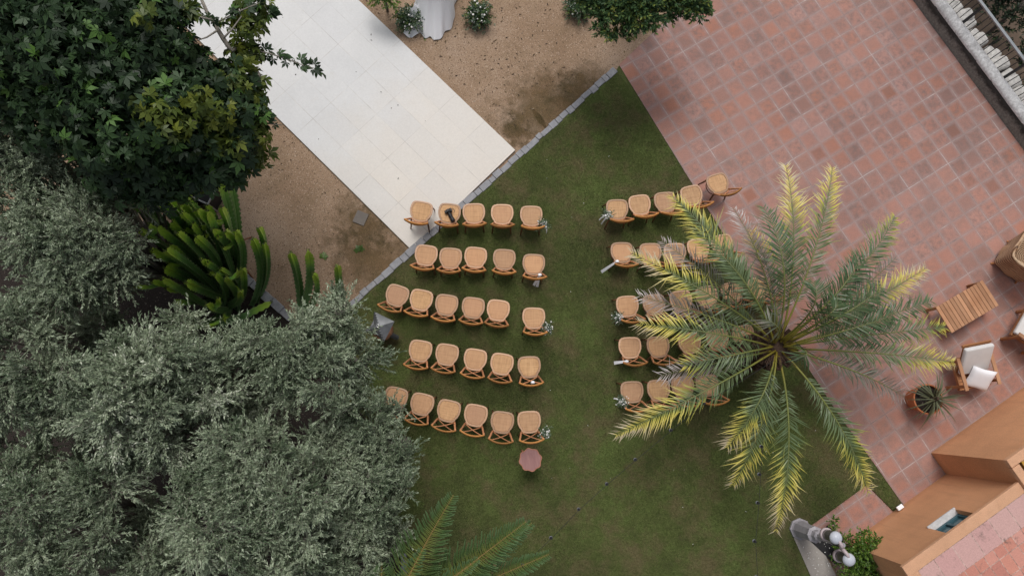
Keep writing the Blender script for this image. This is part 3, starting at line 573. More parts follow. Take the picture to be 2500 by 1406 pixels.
# evergreen tree at the top edge
def leafy(name, lumps, dens, kk, ll, lw, mat, label, cat, base, trunk_r, seed, group=None, twig=.22, bark='bark', tw=(-.2, .2), upright=False):
    rs = np.random.RandomState(seed); b0 = Vector(base); B = np.array(b0); root = empty(name, b0, label=label, cat=cat, group=group)
    pts, nrm = lump_points(lumps, dens, rs); D = unit(nrm + rs.normal(size=pts.shape)*.5 + np.array([0, 0, .4])); L = twig*rs.uniform(.6, 1.2, len(pts))
    q, Fq, P = twig_leaves(pts - D*L[:, None]*.5, D, L, kk, ll, lw, rs, .7, 1.0, .1); t = np.clip(rs.beta(2, 2.4, len(Fq)) + np.repeat(rs.uniform(tw[0], tw[1], len(pts)), kk), 0, 1)
    mesh_np('crown', q - B, [Fq], mat, root, np.repeat(t, 4)); bw = MB()
    if trunk_r:
        top = Vector(np.mean([np.array(g(*l[:3])) for l in lumps], 0)) ; top.z *= .55
        if upright: top.x, top.y = b0.x, b0.y
        bw.tube([Vector((0, 0, -.05)), (top - b0)*.5, top - b0], [trunk_r, trunk_r*.8, trunk_r*.6], 8)
        for l in lumps: bw.tube([v - b0 for v in bez(top, (top + g(*l[:3]))/2 + Vector((0, 0, .1)), g(*l[:3]), 5)], [trunk_r*.5, trunk_r*.4, trunk_r*.3, trunk_r*.22, trunk_r*.12], 5)
        bw.build('trunk', M[bark], root, smooth=True)
    return root
ET = [(1500, 42, 2.2, .40), (1465, 8, 2.2, .34), (1565, 22, 2.4, .42), (1530, -5, 2.5, .40), (1615, 18, 2.2, .27), (1682, 4, 2.3, .32), (1650, -15, 2.3, .34), (1560, -70, 2.6, .55), (1440, -50, 2.2, .4), (1670, -60, 2.4, .42), (1702, 25, 2.1, .18), (1625, -30, 2.4, .34), (1545, 45, 2.1, .25)]
eb = g(1500, 190, 0) + Vector((0, 0, 0)); eb = g(1545, -70, 0); eb.z = -.03
leafy('evergreen_tree', ET, 1050, 18, .085, .028, M['evergreen'], 'dense dark evergreen tree at the top edge beside the terrace corner', 'tree', eb, .1, 21, upright=True, tw=(-.3, .4))
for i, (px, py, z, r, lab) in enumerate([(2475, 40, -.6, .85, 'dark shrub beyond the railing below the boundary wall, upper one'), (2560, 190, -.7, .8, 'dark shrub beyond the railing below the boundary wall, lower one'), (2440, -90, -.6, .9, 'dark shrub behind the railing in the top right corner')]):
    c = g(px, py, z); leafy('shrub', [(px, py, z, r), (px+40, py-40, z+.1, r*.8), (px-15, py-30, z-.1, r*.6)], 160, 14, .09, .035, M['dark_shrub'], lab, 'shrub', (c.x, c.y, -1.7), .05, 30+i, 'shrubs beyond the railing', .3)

# ------------------------------------------------------------------ candelabra cacti
def cactus_arm(name, pts, r, parent, rnd, ribs=4, org=Vector((0, 0, 0)), scallop=.12):
    """ribbed column along a curve: ribs notched into scallops, rounded glossy tip"""
    P = [Vector(p) for p in pts]; L = sum((P[i+1]-P[i]).length for i in range(len(P)-1)); n = max(14, int(L/.025))
    cum = [0]
    for i in range(len(P)-1): cum.append(cum[-1] + (P[i+1]-P[i]).length)
    def at(s):
        for i in range(len(P)-1):
            if s <= cum[i+1] or i == len(P)-2: return P[i].lerp(P[i+1], (s-cum[i])/max(1e-6, cum[i+1]-cum[i]))
    vs, ts, rb, ref, m = [], [], [], Vector((1, .2, 0)).normalized(), ribs*4; ph = rnd.uniform(0, 6); ref = Matrix.Rotation(ph, 3, 'Z') @ ref
    for i in range(n+1):
        s = L*i/n; p = at(s); d = (at(min(L, s+.03)) - at(max(0, s-.03))).normalized(); x = (ref - d*ref.dot(d)).normalized(); ref = x; y = d.cross(x)
        e = min(1.0, (L - s)/(r*2.2)); tip = math.sqrt(max(0.0, 1-(1-e)**2)) if e < 1 else 1.0; tip = max(tip, .05)
        sc = 1 - .30*abs(((s/scallop + .3) % 1.0)*2 - 1)**1.5; base = .8 + .2*min(1, s/.4)
        for k in range(m):
            a = 2*math.pi*k/m; ph4 = k % 4; q = r*base*tip*((1.0*sc) if ph4 == 0 else (.40 if ph4 in (1, 3) else .26)); vs.append(p + (x*math.cos(a) + y*math.sin(a))*q - org)
            ts.append(min(1, max(0, 1 - (L - s)/.62))*.75 + .25*min(1, s/L)); rb.append(1.0 if ph4 == 0 else 0.0)
    fs = [(i*m+k, i*m+(k+1) % m, (i+1)*m+(k+1) % m, (i+1)*m+k) for i in range(n) for k in range(m)] + [tuple(n*m+k for k in range(m))]
    me = bpy.data.meshes.new(name); me.from_pydata(vs, [], fs); me.update()
    for nm, dat in (('t', ts), ('rib', rb)):
        a = me.attributes.new(nm, 'FLOAT', 'POINT'); a.data.foreach_set('value', np.array(dat, np.float32))
    me.materials.append(M['cactus']); o = link(bpy.data.objects.new(name, me), parent)
    # tuft of tiny new leaves at the tip
    tf = MB(); tp = P[-1] - org
    for k in range(6):
        a = rnd.uniform(0, 6.28); d = Vector((math.cos(a), math.sin(a), .5))*.045; w = Vector((-math.sin(a), math.cos(a), 0))*.009
        tf.add([tp + Vector((0, 0, .0)), tp + d*.6 + w, tp + d + Vector((0, 0, .01)), tp + d*.6 - w], [(0, 1, 2, 3)], 1.0)
    tf.build('tip_leaves', M['youngleaf'], o, attr=True); return o
CR_ = random.Random(9)
def cactus(base_px, tips, label, group, r=(.068, .105), name='cactus'):
    b0 = g(*base_px); b0.z = -.03; root = empty(name, b0, label=label, cat='cactus', group=group)
    for (px, py, z) in tips:
        tip = g(px, py, z); sp_ = .42 if len(tips) > 8 else .10; st = b0 + Vector((CR_.uniform(-sp_, sp_*.4), CR_.uniform(-sp_*.4, sp_), 0)); kk = CR_.uniform(.62, .98); mid = Vector((st.x*(1-kk) + tip.x*kk + CR_.uniform(-.1, .1), st.y*(1-kk) + tip.y*kk + CR_.uniform(-.1, .1), z*CR_.uniform(.22, .45)))
        arm_o = cactus_arm('arm', bez(st, mid, tip, 12), CR_.uniform(*r)*1.0, root, CR_, CR_.choice([3, 3, 4]), b0)
        if len(tips) > 8 and CR_.random() < .55:   # a short offshoot on the side of the arm
            cur = bez(st, mid, tip, 12); q0 = cur[CR_.choice([8, 9, 10])]; o3 = Vector((CR_.uniform(-.22, .22), CR_.uniform(-.22, .22), 0)); cactus_arm('arm', bez(q0, q0 + o3 + Vector((0, 0, .02)), q0 + o3*1.1 + Vector((0, 0, CR_.uniform(.2, .42))), 8), CR_.uniform(.05, .075), root, CR_, 3, b0)
    return root
TIPS = [(532, 431, 3.0), (555, 420, 2.7), (450, 471, 2.9), (381, 488, 3.1), (313, 487, 3.0), (341, 479, 2.7), (404, 482, 2.6), (444, 520, 3.1), (481, 511, 3.0), (507, 517, 2.9), (504, 502, 2.5), (541, 508, 2.7), (452, 497, 2.6), (438, 504, 2.5), (341, 562, 3.0), (384, 556, 2.8), (433, 568, 3.0), (549, 565, 2.4), (575, 565, 2.3), (404, 611, 2.9), (415, 598, 2.5), (370, 611, 2.6), (492, 633, 2.5), (398, 679, 2.5), (370, 689, 2.4), (401, 655, 2.2), (524, 670, 2.1), (552, 676, 2.1), (592, 656, 1.9), (586, 710, 1.6), (504, 744, 1.6), (427, 739, 1.9), (546, 778, 1.1), (452, 792, 1.4), (478, 578, 2.7), (538, 658, 1.9), (470, 545, 2.7), (520, 560, 2.6), (455, 690, 2.1), (420, 540, 2.7)]
cactus((566, 742), TIPS, 'large clump of tall ribbed cactus beside the gravel, dozens of arms', 'cacti in the bed')
cactus((622, 745), [(617, 582, 1.9), (632, 556, 1.9), (646, 593, 1.7)], 'slim three armed cactus at the right edge of the big clump', 'cacti in the bed')
cactus((735, 800), [(710, 618, 1.9), (752, 612, 1.9), (765, 668, 1.3)], 'cactus with two tall arms standing clear over the gravel', 'cacti in the bed')
cactus((838, 790), [(824, 648, 1.5)], 'single short cactus column rising from the olive crown by the kerb', 'cacti in the bed')
cactus((480, 520), [(228, 322, 3.9), (200, 358, 3.6), (246, 335, 3.4), (272, 382, 3.3), (222, 350, 3.2)], 'cactus tops poking out between the olive crown and lobed tree', 'cacti in the bed', (.10, .13))
ba = g(545, 785); o_ = empty('cactus', ba, label='fallen cactus arm lying across the dark soil to the kerb', cat='cactus', group='cacti in the bed')
cactus_arm('arm', [g(530, 792, .12), g(600, 768, .12), g(662, 737, .10)], .085, o_, CR_, 3, ba)

# ------------------------------------------------------------------ the palm
PR = random.Random(4); pzc = 1.75; pc0 = g(1903, 846, pzc); pb = Vector((pc0.x - .06, pc0.y - .02, -.02))
palm = empty('palm_tree', pb, label='short date palm with yellow tipped fronds arching over the right chairs', cat='palm tree')
tk = MB(); prof = []
for i in range(30):
    z = i/29*1.72; prof.append((.235 + .025*math.sin(i*2.1) + (.05 if i > 22 else 0), z))
tk.lathe(prof, 20, (0, 0, 0), 9, .05); tk.build('trunk', M['palm_trunk'], palm)
st = MB()
for i in range(95):
    a = i*2.4; z = .15 + 1.65*i/95; r = .24 + (.05 if z > 1.3 else 0); d = Vector((math.cos(a), math.sin(a), 1.0)).normalized()
    p = Vector((math.cos(a)*r, math.sin(a)*r, z)); st.bar(p, p + d*.13, .085, .03, (math.cos(a), math.sin(a), 0))
for i in range(140):
    a = PR.uniform(0, 6.28); p = Vector((math.cos(a)*.16, math.sin(a)*.16, PR.uniform(1.6, 1.9))); d = Vector((math.cos(a), math.sin(a), PR.uniform(.1, 1.2)))*PR.uniform(.08, .25); st.tube([p, p + d*.5, p + d + Vector((0, 0, -.03))], .006, 3)
st.build('leaf_bases', M['palm_trunk'], palm)
def frond(tip, ztip, kind, rise=.75, nl=58, ll=.40, yel=0.0, org=None, bend=(0, 0), dens=1.0, dry=0.0):
    p0 = org or (pc0 + Vector((PR.uniform(-.05, .05), PR.uniform(-.05, .05), 0))); p2 = g(tip[0], tip[1], ztip); mid = (p0 + p2)/2 + Vector((bend[0], bend[1], 0)); mid.z = max(p0.z, ztip) + rise
    p0 = p0 + (p2 - p0).normalized()*.12; n = 26; pts = bez(p0, mid, p2, n); Lf = sum((pts[i+1]-pts[i]).length for i in range(n-1))
    m = MB(); m.tube([p - pb for p in pts], [.020*(1 - .85*i/(n-1)) for i in range(n)], 5, [i/(n-1) for i in range(n)])
    fr = m.build('frond', M['rachis'], palm, attr=True, smooth=True)
    V, Fc, T = [], [], []
    N = int(nl*dens*Lf/2.2)
    for i in range(N):
        u = .20 + .80*(i + PR.uniform(-.3, .3))/N; u = min(.999, max(.16, u)); x = u*(n-1); k = min(n-2, int(x)); p = pts[k].lerp(pts[k+1], x-k); d = (pts[k+1]-pts[k]).normalized()
        side = d.cross(Vector((0, 0, 1)));
        side = side.normalized() if side.length > 1e-3 else Vector((1, 0, 0)); up = side.cross(d)
        prof = min(1.0, (u-.10)/.30)*(1.0 if u < .72 else 1 - .62*((u-.72)/.28)**1.4)
        for sgn in (-1, 1):
            if PR.random() < .10: continue
            l = ll*prof*PR.uniform(.75, 1.12); fwd = .55 + .55*u + PR.uniform(-.2, .2); vee = PR.uniform(.0, .6)
            ld = (side*sgn + d*fwd + up*vee).normalized(); w = ld.cross(up).normalized(); w = (w*.8 + up*PR.uniform(-.5, .5)).normalized()*(.0078 + .003*prof)
            kink = Vector((PR.gauss(0, .06), PR.gauss(0, .06), 0))*l*(1.0 + (2.2 if PR.random() < .10 else 0)); a, bq = p + ld*l*.45 + kink*.25, p + ld*l + kink*1.6 - Vector((0, 0, l*PR.uniform(.05, .45))); nb = len(V)
            V += [p - w*.5 - pb, p + w*.5 - pb, a + w - pb, a - w - pb, bq - pb]; Fc.append((nb, nb+1, nb+2, nb+3)); 
            base_t = yel*max(0, (u-.34))*1.65 + PR.uniform(-.09, .09) + dry*(.25 + .6*u)
            T += [base_t*.75, base_t*.75, base_t + .12*yel + .08, base_t + .12*yel + .08, base_t + .30*yel + .18*u + .05]
            Fc.append((nb+3, nb+2, nb+4))
    f4 = np.array([f for f in Fc if len(f) == 4]); f3 = np.array([f for f in Fc if len(f) == 3])
    mesh_np('leaflets', np.array([tuple(v) for v in V]), [f4, f3], M[kind], fr, np.clip(np.array(T), 0, 1))
    return fr
Y, G_, D_ = 'frond_yellow', 'frond_green', 'frond_dry'
FR = [((1640, 478), 2.0, Y, .75, .62), ((1540, 618), 1.7, Y, .7, 1.0), ((1615, 588), 1.6, D_, .55, .3), ((1556, 722), 1.5, D_, .5, .4), ((1556, 790), 1.9, Y, .65, .85), ((1690, 560), 2.2, Y, .8, .5),
      ((1664, 892), 1.9, Y, .5, .5), ((1604, 918), 1.3, D_, .35, .5), ((1503, 1062), 1.5, Y, .7, .95), ((1772, 1095), 1.6, Y, .75, .9), ((1786, 1188), 1.2, Y, .55, .8), ((1893, 1298), 1.4, Y, .8, .95),
      ((2120, 1205), 1.4, Y, .75, .8), ((2212, 972), 1.4, D_, .6, .25), ((2330, 884), 1.7, Y, .7, .75), ((2308, 798), 1.8, G_, .75, .8), ((2275, 735), 1.6, G_, .65, .4), ((2260, 655), 1.5, Y, .6, .95), ((2185, 530), 2.0, G_, .95, .75),
      ((2190, 625), 1.3, D_, .5, .2), ((2032, 408), 1.7, Y, .7, .75), ((1918, 404), 1.9, Y, .8, 1.0), ((1864, 506), 2.4, G_, .8, .4), ((1790, 508), 1.4, D_, .6, .45), ((1835, 560), 1.5, Y, .5, .7),
      ((2180, 770), 2.2, G_, .8, .2), ((2150, 700), 2.3, G_, .9, .2), ((2100, 620), 2.3, G_, .9, .3)]
for tip, zt, kd, rise, yl in FR: frond(tip, zt, kd, rise, yel=yl, dry=(.45 if kd == D_ else 0.0), ll=.36 if kd == D_ else .40, dens=.8 if kd == D_ else 1.0)
for tip, zt, kd, rise in [((2045, 735), 3.0, G_, .5), ((1985, 690), 3.1, G_, .5), ((1955, 880), 2.9, G_, .45), ((1868, 778), 2.5, D_, .3)]: frond(tip, zt, kd, rise, nl=48, ll=.34, yel=.15, dry=(.3 if kd == D_ else 0))

# ------------------------------------------------------------------ star pine at the bottom edge
rp = random.Random(6); tp_ = g(935, 1535, 3.0); tb2 = Vector((tp_.x, tp_.y, -.02))
pine = empty('star_pine', tb2, label='star pine with flat feathery comb branches at the bottom edge', cat='tree')
m = MB(); m.tube([(0, 0, 0), (0, 0, 2), (0, 0, 4.6)], [.11, .08, .03], 8); m.build('trunk', M['bark'], pine, smooth=True)
def pine_branch(mid, tip, z0, zm, zt, wid=.40, start=None):
    p0 = start or (tb2 + Vector((0, 0, z0))); pts = bez(p0, g(mid[0], mid[1], zm), g(tip[0], tip[1], zt), 24); b = MB(); b.tube([p - tb2 for p in pts], [.011 - .007*i/23 for i in range(24)], 5); br = b.build('branch', M['pine_wood'], pine, smooth=True)
    nb = MB(); Lf = sum((pts[i+1]-pts[i]).length for i in range(23)); N = int(Lf*38)
    for i in range(N):
        u = .12 + .88*(i + rp.uniform(-.4, .4))/N; u = min(.995, max(.02, u)); x = u*23; k = min(22, int(x)); p = pts[k].lerp(pts[k+1], x-k); d = (pts[k+1]-pts[k]).normalized(); side = d.cross(Vector((0, 0, 1))).normalized(); up = side.cross(d)
        l = wid*min(1, .55 + u*1.2)*(1 if u < .5 else 1 - .80*((u-.5)/.5))*rp.uniform(.75, 1.12)
        for sg in (-1, 1):
            e = (side*sg*rp.uniform(.9, 1.1) + d*(.25 + rp.uniform(-.08, .25)) + up*rp.uniform(.05, .35)).normalized(); e2 = (e + d*.55 + up*.2).normalized()
            t0 = .0 + .45*max(0, u-.35); q = [p, p + e*l*.5, p + e*l*.5 + e2*l*.5]
            nb.tube([v - tb2 for v in q], [.006, .0085, .0065], 4, [t0, min(1, t0 + .45), min(1, t0 + .75) + rp.uniform(-.1, .1)], cap=False)
    nb.build('needles', M['pine'], br, attr=True)
for mid, tip, z0, zm, zt, w in [((1010, 1370), (1107, 1208), 3.0, 3.0, 3.1, .46), ((1120, 1400), (1285, 1272), 2.9, 2.9, 2.95, .44), ((1160, 1430), (1340, 1352), 2.7, 2.6, 2.6, .36), ((1150, 1400), (1298, 1276), 2.4, 2.4, 2.45, .38), ((985, 1430), (1033, 1338), 3.5, 3.5, 3.6, .26), ((1050, 1450), (1170, 1362), 3.4, 3.4, 3.5, .26), ((930, 1450), (932, 1372), 3.0, 2.9, 2.9, .3), ((1060, 1480), (1098, 1398), 3.2, 3.2, 3.2, .24)]: pine_branch(mid, tip, z0, zm, zt, w)

# ------------------------------------------------------------------ the chairs
OUT = [(0, .205), (.10, .201), (.155, .188), (.192, .158), (.211, .105), (.2175, .04), (.213, -.02), (.192, -.082), (.158, -.132), (.152, -.166), (.12, -.187), (.06, -.201), (0, -.205)]
OUTL = OUT + [(-x, y) for x, y in OUT[-2:0:-1]]
def ring_scale(k, dy=0.0): return [(x*k, (y - dy)*k + dy) for x, y in OUTL]
def make_chair():
    root = empty('cross_back_chair')
    n = len(OUTL); b = MB(); o1, i1 = OUTL, [(x*.84, y*.84 + .002) for x, y in OUTL]
    vs = [(x, y, .43) for x, y in o1] + [(x, y, .459) for x, y in o1] + [(x, y, .463) for x, y in i1] + [(x*.995, y*.995, .452) for x, y in i1] + [(x, y, .43) for x, y in i1]
    fs = []
    for r in range(4): fs += [(r*n+i, r*n+(i+1) % n, (r+1)*n+(i+1) % n, (r+1)*n+i) for i in range(n)]
    fs += [(4*n+i, 4*n+(i+1) % n, (i+1) % n, i) for i in range(n)]
    b.add(vs, [f[::-1] for f in fs]); seat = b.build('seat', M['seatwood'], root, bevel=.004)
    b = MB(); ins = [(x*.83, y*.83 + .002) for x, y in OUTL]; b.add([(x, y, .4515) for x, y in ins] + [(x*.965, y*.965, .4585) for x, y in ins] + [(0, 0, .4565)], [(i, n+i, n+(i+1) % n, (i+1) % n)[::-1] for i in range(n)] + [(n+i, n+(i+1) % n, 2*n)[::-1] for i in range(n)]); b.build('cane_panel', M['cane'], seat)
    for sx in (-1, 1):
        b = MB(); b.tube([(sx*.165, .145, .435), (sx*.182, .165, .22), (sx*.20, .195, 0)], [.019, .017, .013], 8); b.build('leg', M['wood_dark'], root, smooth=True)
        b = MB(); b.tube([(sx*.185, -.265, 0), (sx*.168, -.205, .22), (sx*.158, -.172, .45), (sx*.17, -.205, .58), (sx*.197, -.268, .76), (sx*.214, -.300, .868)], [.014, .017, .018, .017, .016, .015], 8); b.build('leg', M['wood'] if False else M['wood_dark'], root, smooth=True)
        b = MB(); b.tube([(sx*.158, -.172, .466), (sx*.172, -.208, .585), (sx*.1985, -.270, .765), (sx*.215, -.302, .872)], [.0195, .0185, .0175, .0165], 8); b.build('upright', M['wood'], root, smooth=True)
    pts = []
    for i in range(17):
        a = -1 + i/8; pts.append(Vector((.222*a, -.302 - .058*(1 - a*a), .885 + .012*(1-a*a))))
    b = MB(); vs = []
    for i, p in enumerate(pts):
        d = (pts[min(16, i+1)] - pts[max(0, i-1)]).normalized(); nn = Vector((d.y, -d.x, 0)).normalized(); e = 1 - .45*abs(i-8)/8
        for a, z in ((-.011, -.032*e), (-.013, .024*e), (.0, .032*e), (.013, .024*e), (.011, -.032*e)): vs.append(p + nn*a*(1.0 if e > .6 else .8) + nn*(-.35*z) + Vector((0, 0, z)))
    b.add(vs, [(i*5+k, i*5+(k+1) % 5, (i+1)*5+(k+1) % 5, (i+1)*5+k) for i in range(16) for k in range(5)] + [(0, 1, 2, 3, 4)[::-1], tuple(80+k for k in range(5))])
    b.build('top_rail', M['wood_back'], root, smooth=True)
    for sx in (-1, 1):
        b = MB(); b.tube(bez((sx*.148, -.182, .475), (sx*.0, -.275, .66), (-sx*.185, -.322, .868), 9), .0095, 6, flat=.6); b.build('cross_brace', M['wood'], root, smooth=True)
    b = MB(); b.tube([(.172*math.cos(a), .01 + .172*math.sin(a), .245) for a in [2*math.pi*i/24 for i in range(25)]], .010, 6, cap=False); b.build('stretcher', M['wood_dark'], root, smooth=True)
    return root
chair0 = make_chair(); used = [False]
ROWN = ['front', 'second', 'third', 'fourth', 'last']; ORD = ['aisle seat', 'second from the aisle', 'third from the aisle', 'fourth from the aisle', 'fifth from the aisle', 'sixth from the aisle']
LEFT = [[(1028, 517, -10), (1097, 522, -6), (1157, 522, 3), (1226, 524, 0), (1297, 528, 0)],
        [(1040, 624, -7), (1100, 631, -3), (1161, 629, -5), (1231, 634, -3), (1303, 646, -2)],
        [(969, 722, -17), (1028, 733, -11), (1090, 745, -8), (1155, 752, -7), (1216, 758, -7), (1303, 777, -1)],
        [(1026, 857, -9), (1091, 866, -9), (1160, 878, -9), (1225, 889, -9), (1292, 896, 2)],
        [(966, 972, -13), (1030, 987, -13), (1095, 1003, -13), (1161, 1014, -11), (1226, 1031, -7), (1292, 1030, 3)]]
RIGHT = [[(1507, 512, 2), (1562, 501, 8), (1624, 494, 6), (1689, 478, 14), (1753, 449, 19)],
         [(1518, 617, 1), (1588, 619, 2), (1648, 619, 3), (1705, 608, 8), (1763, 598, 12)],
         [(1532, 748, 4), (1597, 744, 4), (1663, 735, 8), (1726, 724, 10), (1788, 714, 12), (1852, 702, 14)],
         [(1538, 849, 2), (1607, 847, 4), (1684, 838, 8), (1752, 829, 8), (1815, 820, 9)],
         [(1543, 957, 2), (1608, 953, 3), (1667, 945, 6), (1727, 941, 8)]]
CH = {}
def place(px, py, deg, label, key):
    if not used[0]: o = chair0; used[0] = True
    else: o = copy_tree(chair0)
    p = g(px, py, .46); o.location = (p.x, p.y, .014 if True else 0); o.rotation_euler = (0, 0, R_(deg)); tag(o, label, 'chair', 'cane seated chairs set in rows'); CH[key] = o; return o
for side, rows in (('left', LEFT), ('right', RIGHT)):
    for ri, row in enumerate(rows):
        seq = row[::-1] if side == 'left' else row
        for k, (x, y, a) in enumerate(seq):
            lab = 'cross-back wooden chair with cane seat, %s, %s row, %s block' % (ORD[k], ROWN[ri], side); place(x, y, a, lab, (side, ri, k))
# ------------------------------------------------------------------ things on the chairs
def rel(key, p): # point in a chair's own frame
    o = CH[key]; return Matrix.Translation(o.location) @ Matrix.Rotation(o.rotation_euler.z, 4, 'Z') @ Vector(p)
def bouquet(pos, lab, seed, size=.15, ribbon=True):
    rs = np.random.RandomState(seed); root = empty('bouquet', pos, label=lab, cat='flowers', group='bouquets tied to the aisle chairs'); n = 46
    D = unit(rs.normal(size=(n, 3)) + np.array([0, 0, .5])); L = size*rs.uniform(.5, 1.1, n); S = np.zeros((n, 3)) + rs.normal(size=(n, 3))*.02
    q, Fq, P = twig_leaves(S, D, L, 12, .032, .014, rs, .3, 1.2, .1); mesh_np('greenery', q, [Fq], M['sage'], root, np.repeat(rs.rand(len(Fq)), 4))
    b = MB()
    for i in range(26):
        d = unit(rs.normal(size=3) + np.array([0, 0, .7]))*size*rs.uniform(.35, 1.05); b.ball(d, rs.uniform(.007, .015), 6)
    for i in range(3): d = unit(rs.normal(size=3)*np.array([1, 1, .3]) + np.array([0, 0, .9]))*.05; b.ball(d, .024, 8, (1, 1, .8))
    b.build('flowers', M['petal'], root)
    if ribbon:
        b = MB()
        for k in range(2):
            a = rs.uniform(0, 6.28); d = Vector((math.cos(a), math.sin(a), 0)); pts = [Vector((0, 0, .02)), d*.06 + Vector((0, 0, .05)), d*.10 + Vector((0, 0, -.10)), d*.12 + Vector((0, 0, -.30))]; w = Vector((-d.y, d.x, 0))*.014
            b.add([v for p in pts for v in (p - w, p + w)], [(2*i, 2*i+1, 2*i+3, 2*i+2) for i in range(3)])
        b.build('ribbon', M['white_cloth'], root)
for (key, px, py, lab, sd) in [(('left', 0, 0), 1326, 550, 'white flower bouquet tied on the front row aisle chair, left block', 1), (('left', 2, 0), 1338, 799, 'white flower bouquet tied on the third row aisle chair, left block', 2), (('left', 4, 0), 1331, 1056, 'white flower bouquet tied on the last row aisle chair, left block', 3),
                               (('right', 0, 0), 1484, 527, 'grey green bouquet with ribbon on the front row aisle chair, right block', 4), (('right', 2, 0), 1508, 776, 'bouquet with white bow on the third row aisle chair, right block', 5), (('right', 4, 0), 1519, 981, 'leafy bouquet on the last row aisle chair, right block', 6)]:
    bouquet(g(px, py, .80), lab, sd, .135)
def ribbon(p, q, lab, w=.028, two=False):
    root = empty('ribbon', p, label=lab, cat='ribbon', group='white ribbons tied to aisle chairs'); p, q = Vector(p), Vector(q); b = MB(); b.ball((0, 0, 0), .035, 8, (1.1, .8, .6)); b.build('knot', M['white_cloth'], root, smooth=True)
    for j in range(2 if two else 1):
        e = q + (Vector((.06, -.03, .02)) if j else Vector((0, 0, 0))); d = (e - p); sd = Vector((-d.y, d.x, 0)).normalized()*w; pts = [bez(Vector((0, 0, 0)), d*.45 + Vector((0, 0, .06)), d, 8)]; b = MB()
        b.add([v for i, x in enumerate(pts[0]) for v in (x - sd*(.5+.06*i), x + sd*(.5+.06*i))], [(2*i, 2*i+1, 2*i+3, 2*i+2) for i in range(7)]); b.build('ribbon_tail', M['white_cloth'], root)
ribbon(g(1318, 671, .90), g(1303, 697, .45), 'white double ribbon tied on the second row aisle chair, left block', .028, True)
ribbon(g(1507, 638, .90), g(1468, 664, .42), 'long white ribbon trailing left from the second row aisle chair, right block', .032)
ribbon(g(1530, 882, .90), g(1499, 886, .60), 'short white ribbon on the fourth row aisle chair, right block', .034)
ribbon(g(1301, 933, .93), g(1296, 935, .86), 'white bow on the top rail of the fourth row aisle chair, left block', .03)
# the camera left on a chair
cp = rel(('left', 0, 3), (-.02, .01, .459)); cg_ = g(1097, 522, .50)
camo = empty('photo_camera', (cg_.x, cg_.y, .474), R_(-62), label='black photo camera with long lens lying on a front row chair', cat='camera')
b = MB(); b.box((-.055, 0, .04), (.06, .135, .075)); b.box((-.045, .055, .045), (.075, .04, .085)); body = b.build('camera_body', M['black'], camo, bevel=.012, seg=3)
b = MB(); b.box((-.055, -.005, .09), (.055, .05, .03)); b.build('viewfinder', M['black'], camo, bevel=.008)
b = MB(); prof = [(.033, 0), (.036, .02), (.034, .03), (.038, .05), (.038, .09), (.034, .10), (.041, .13), (.044, .17), (.040, .19)]
vs = []; b.lathe(prof, 20); b.v = [(z - .02, x, y + .044) for x, y, z in b.v]; b.build('lens', M['black'], camo, smooth=False)
b = MB(); b.tube([(-.075, .06, .06), (-.06, .11, .02), (-.02, .12, .004), (.02, .085, .004)], .005, 4); b.build('strap', M['black'], camo)
# scalloped side table
sp = g(1295, 1122, .56); stt = empty('side_table', (sp.x, sp.y, 0), R_(12), label='small scalloped mahogany side table behind the last left row', cat='table')
b = MB(); b.lathe([(.19, .545), (.205, .55), (.205, .562), (.20, .566), (.19, .566), (.188, .560)], 96, (0, 0, 0), 8, .05, cap=False); rim = b.build('rim', M['mahogany_rim'], stt)
b = MB(); b.lathe([(.189, .546), (.189, .5595)], 96, (0, 0, 0), 8, .05); b.build('tabletop', M['mahogany'], stt)
for k in range(3):
    a = k*2.094; b = MB(); b.tube([(0, 0, .30), (.05*math.cos(a), .05*math.sin(a), .2), (.14*math.cos(a), .14*math.sin(a), .06), (.19*math.cos(a), .19*math.sin(a), 0)], [.02, .02, .016, .014], 8); b.build('leg', M['mahogany_rim'], stt, smooth=True)
b = MB(); b.lathe([(.02, .26), (.028, .33), (.018, .40), (.03, .48), (.06, .546)], 16); b.build('pedestal', M['mahogany_rim'], stt, smooth=True)
# ------------------------------------------------------------------ ceremony table with cloth
tc = g(1060, -74, .9); tf_ = g(1060, 92, .02); ang = math.atan2(0, 1); root = empty('ceremony_table', (tc.x, tc.y + .04, -.03), R_(-4), label='small table under a white cloth reaching the gravel', cat='table')
b = MB(); b.box((0, 0, .855), (.46, .40, .03)); b.build('tabletop', M['teak'], root)
for sx in (-1, 1):
    for sy in (-1, 1): b = MB(); b.box((sx*.19, sy*.16, .42), (.045, .045, .84)); b.build('leg', M['teak'], root)
cl = MB(); n, hs = 120, [0, .02, .06, .16, .3, .46, .62, .76, .88]; vs = []
for j, h in enumerate(hs):
    f = h/.88
    for i in range(n):
        a = 2*math.pi*i/n; ca, sa = math.cos(a), math.sin(a); p = 5 - 2.4*f; e = (abs(ca)**p + abs(sa)**p)**(-1/p)
        fold = f*f*(.055*math.sin(a*9 + 1) + .03*math.sin(a*17 + 2.2)); rx, ry = .31 + .07*f + .05*f*f + fold*.55, .27 + .16*f + .26*f*f + fold*.55
        vs.append((rx*e*ca, ry*e*sa - (.34*f**1.3*max(0, -sa)), .893 - h - (.012*math.sin(a*23) if j == len(hs)-1 else 0) + (0 if j else .0)))
cl.add(vs + [(0, 0, .895)], [(j*n+i, (j+1)*n+i, (j+1)*n+(i+1) % n, j*n+(i+1) % n) for j in range(len(hs)-1) for i in range(n)] + [(i, (i+1) % n, len(vs)) for i in range(n)])
o = cl.build('tablecloth', M['white_cloth'], smooth=True, loc=(tc.x, tc.y + .04, -.015), rz=R_(-4)); tag(o, 'white floor length cloth draped over the ceremony table', 'tablecloth')
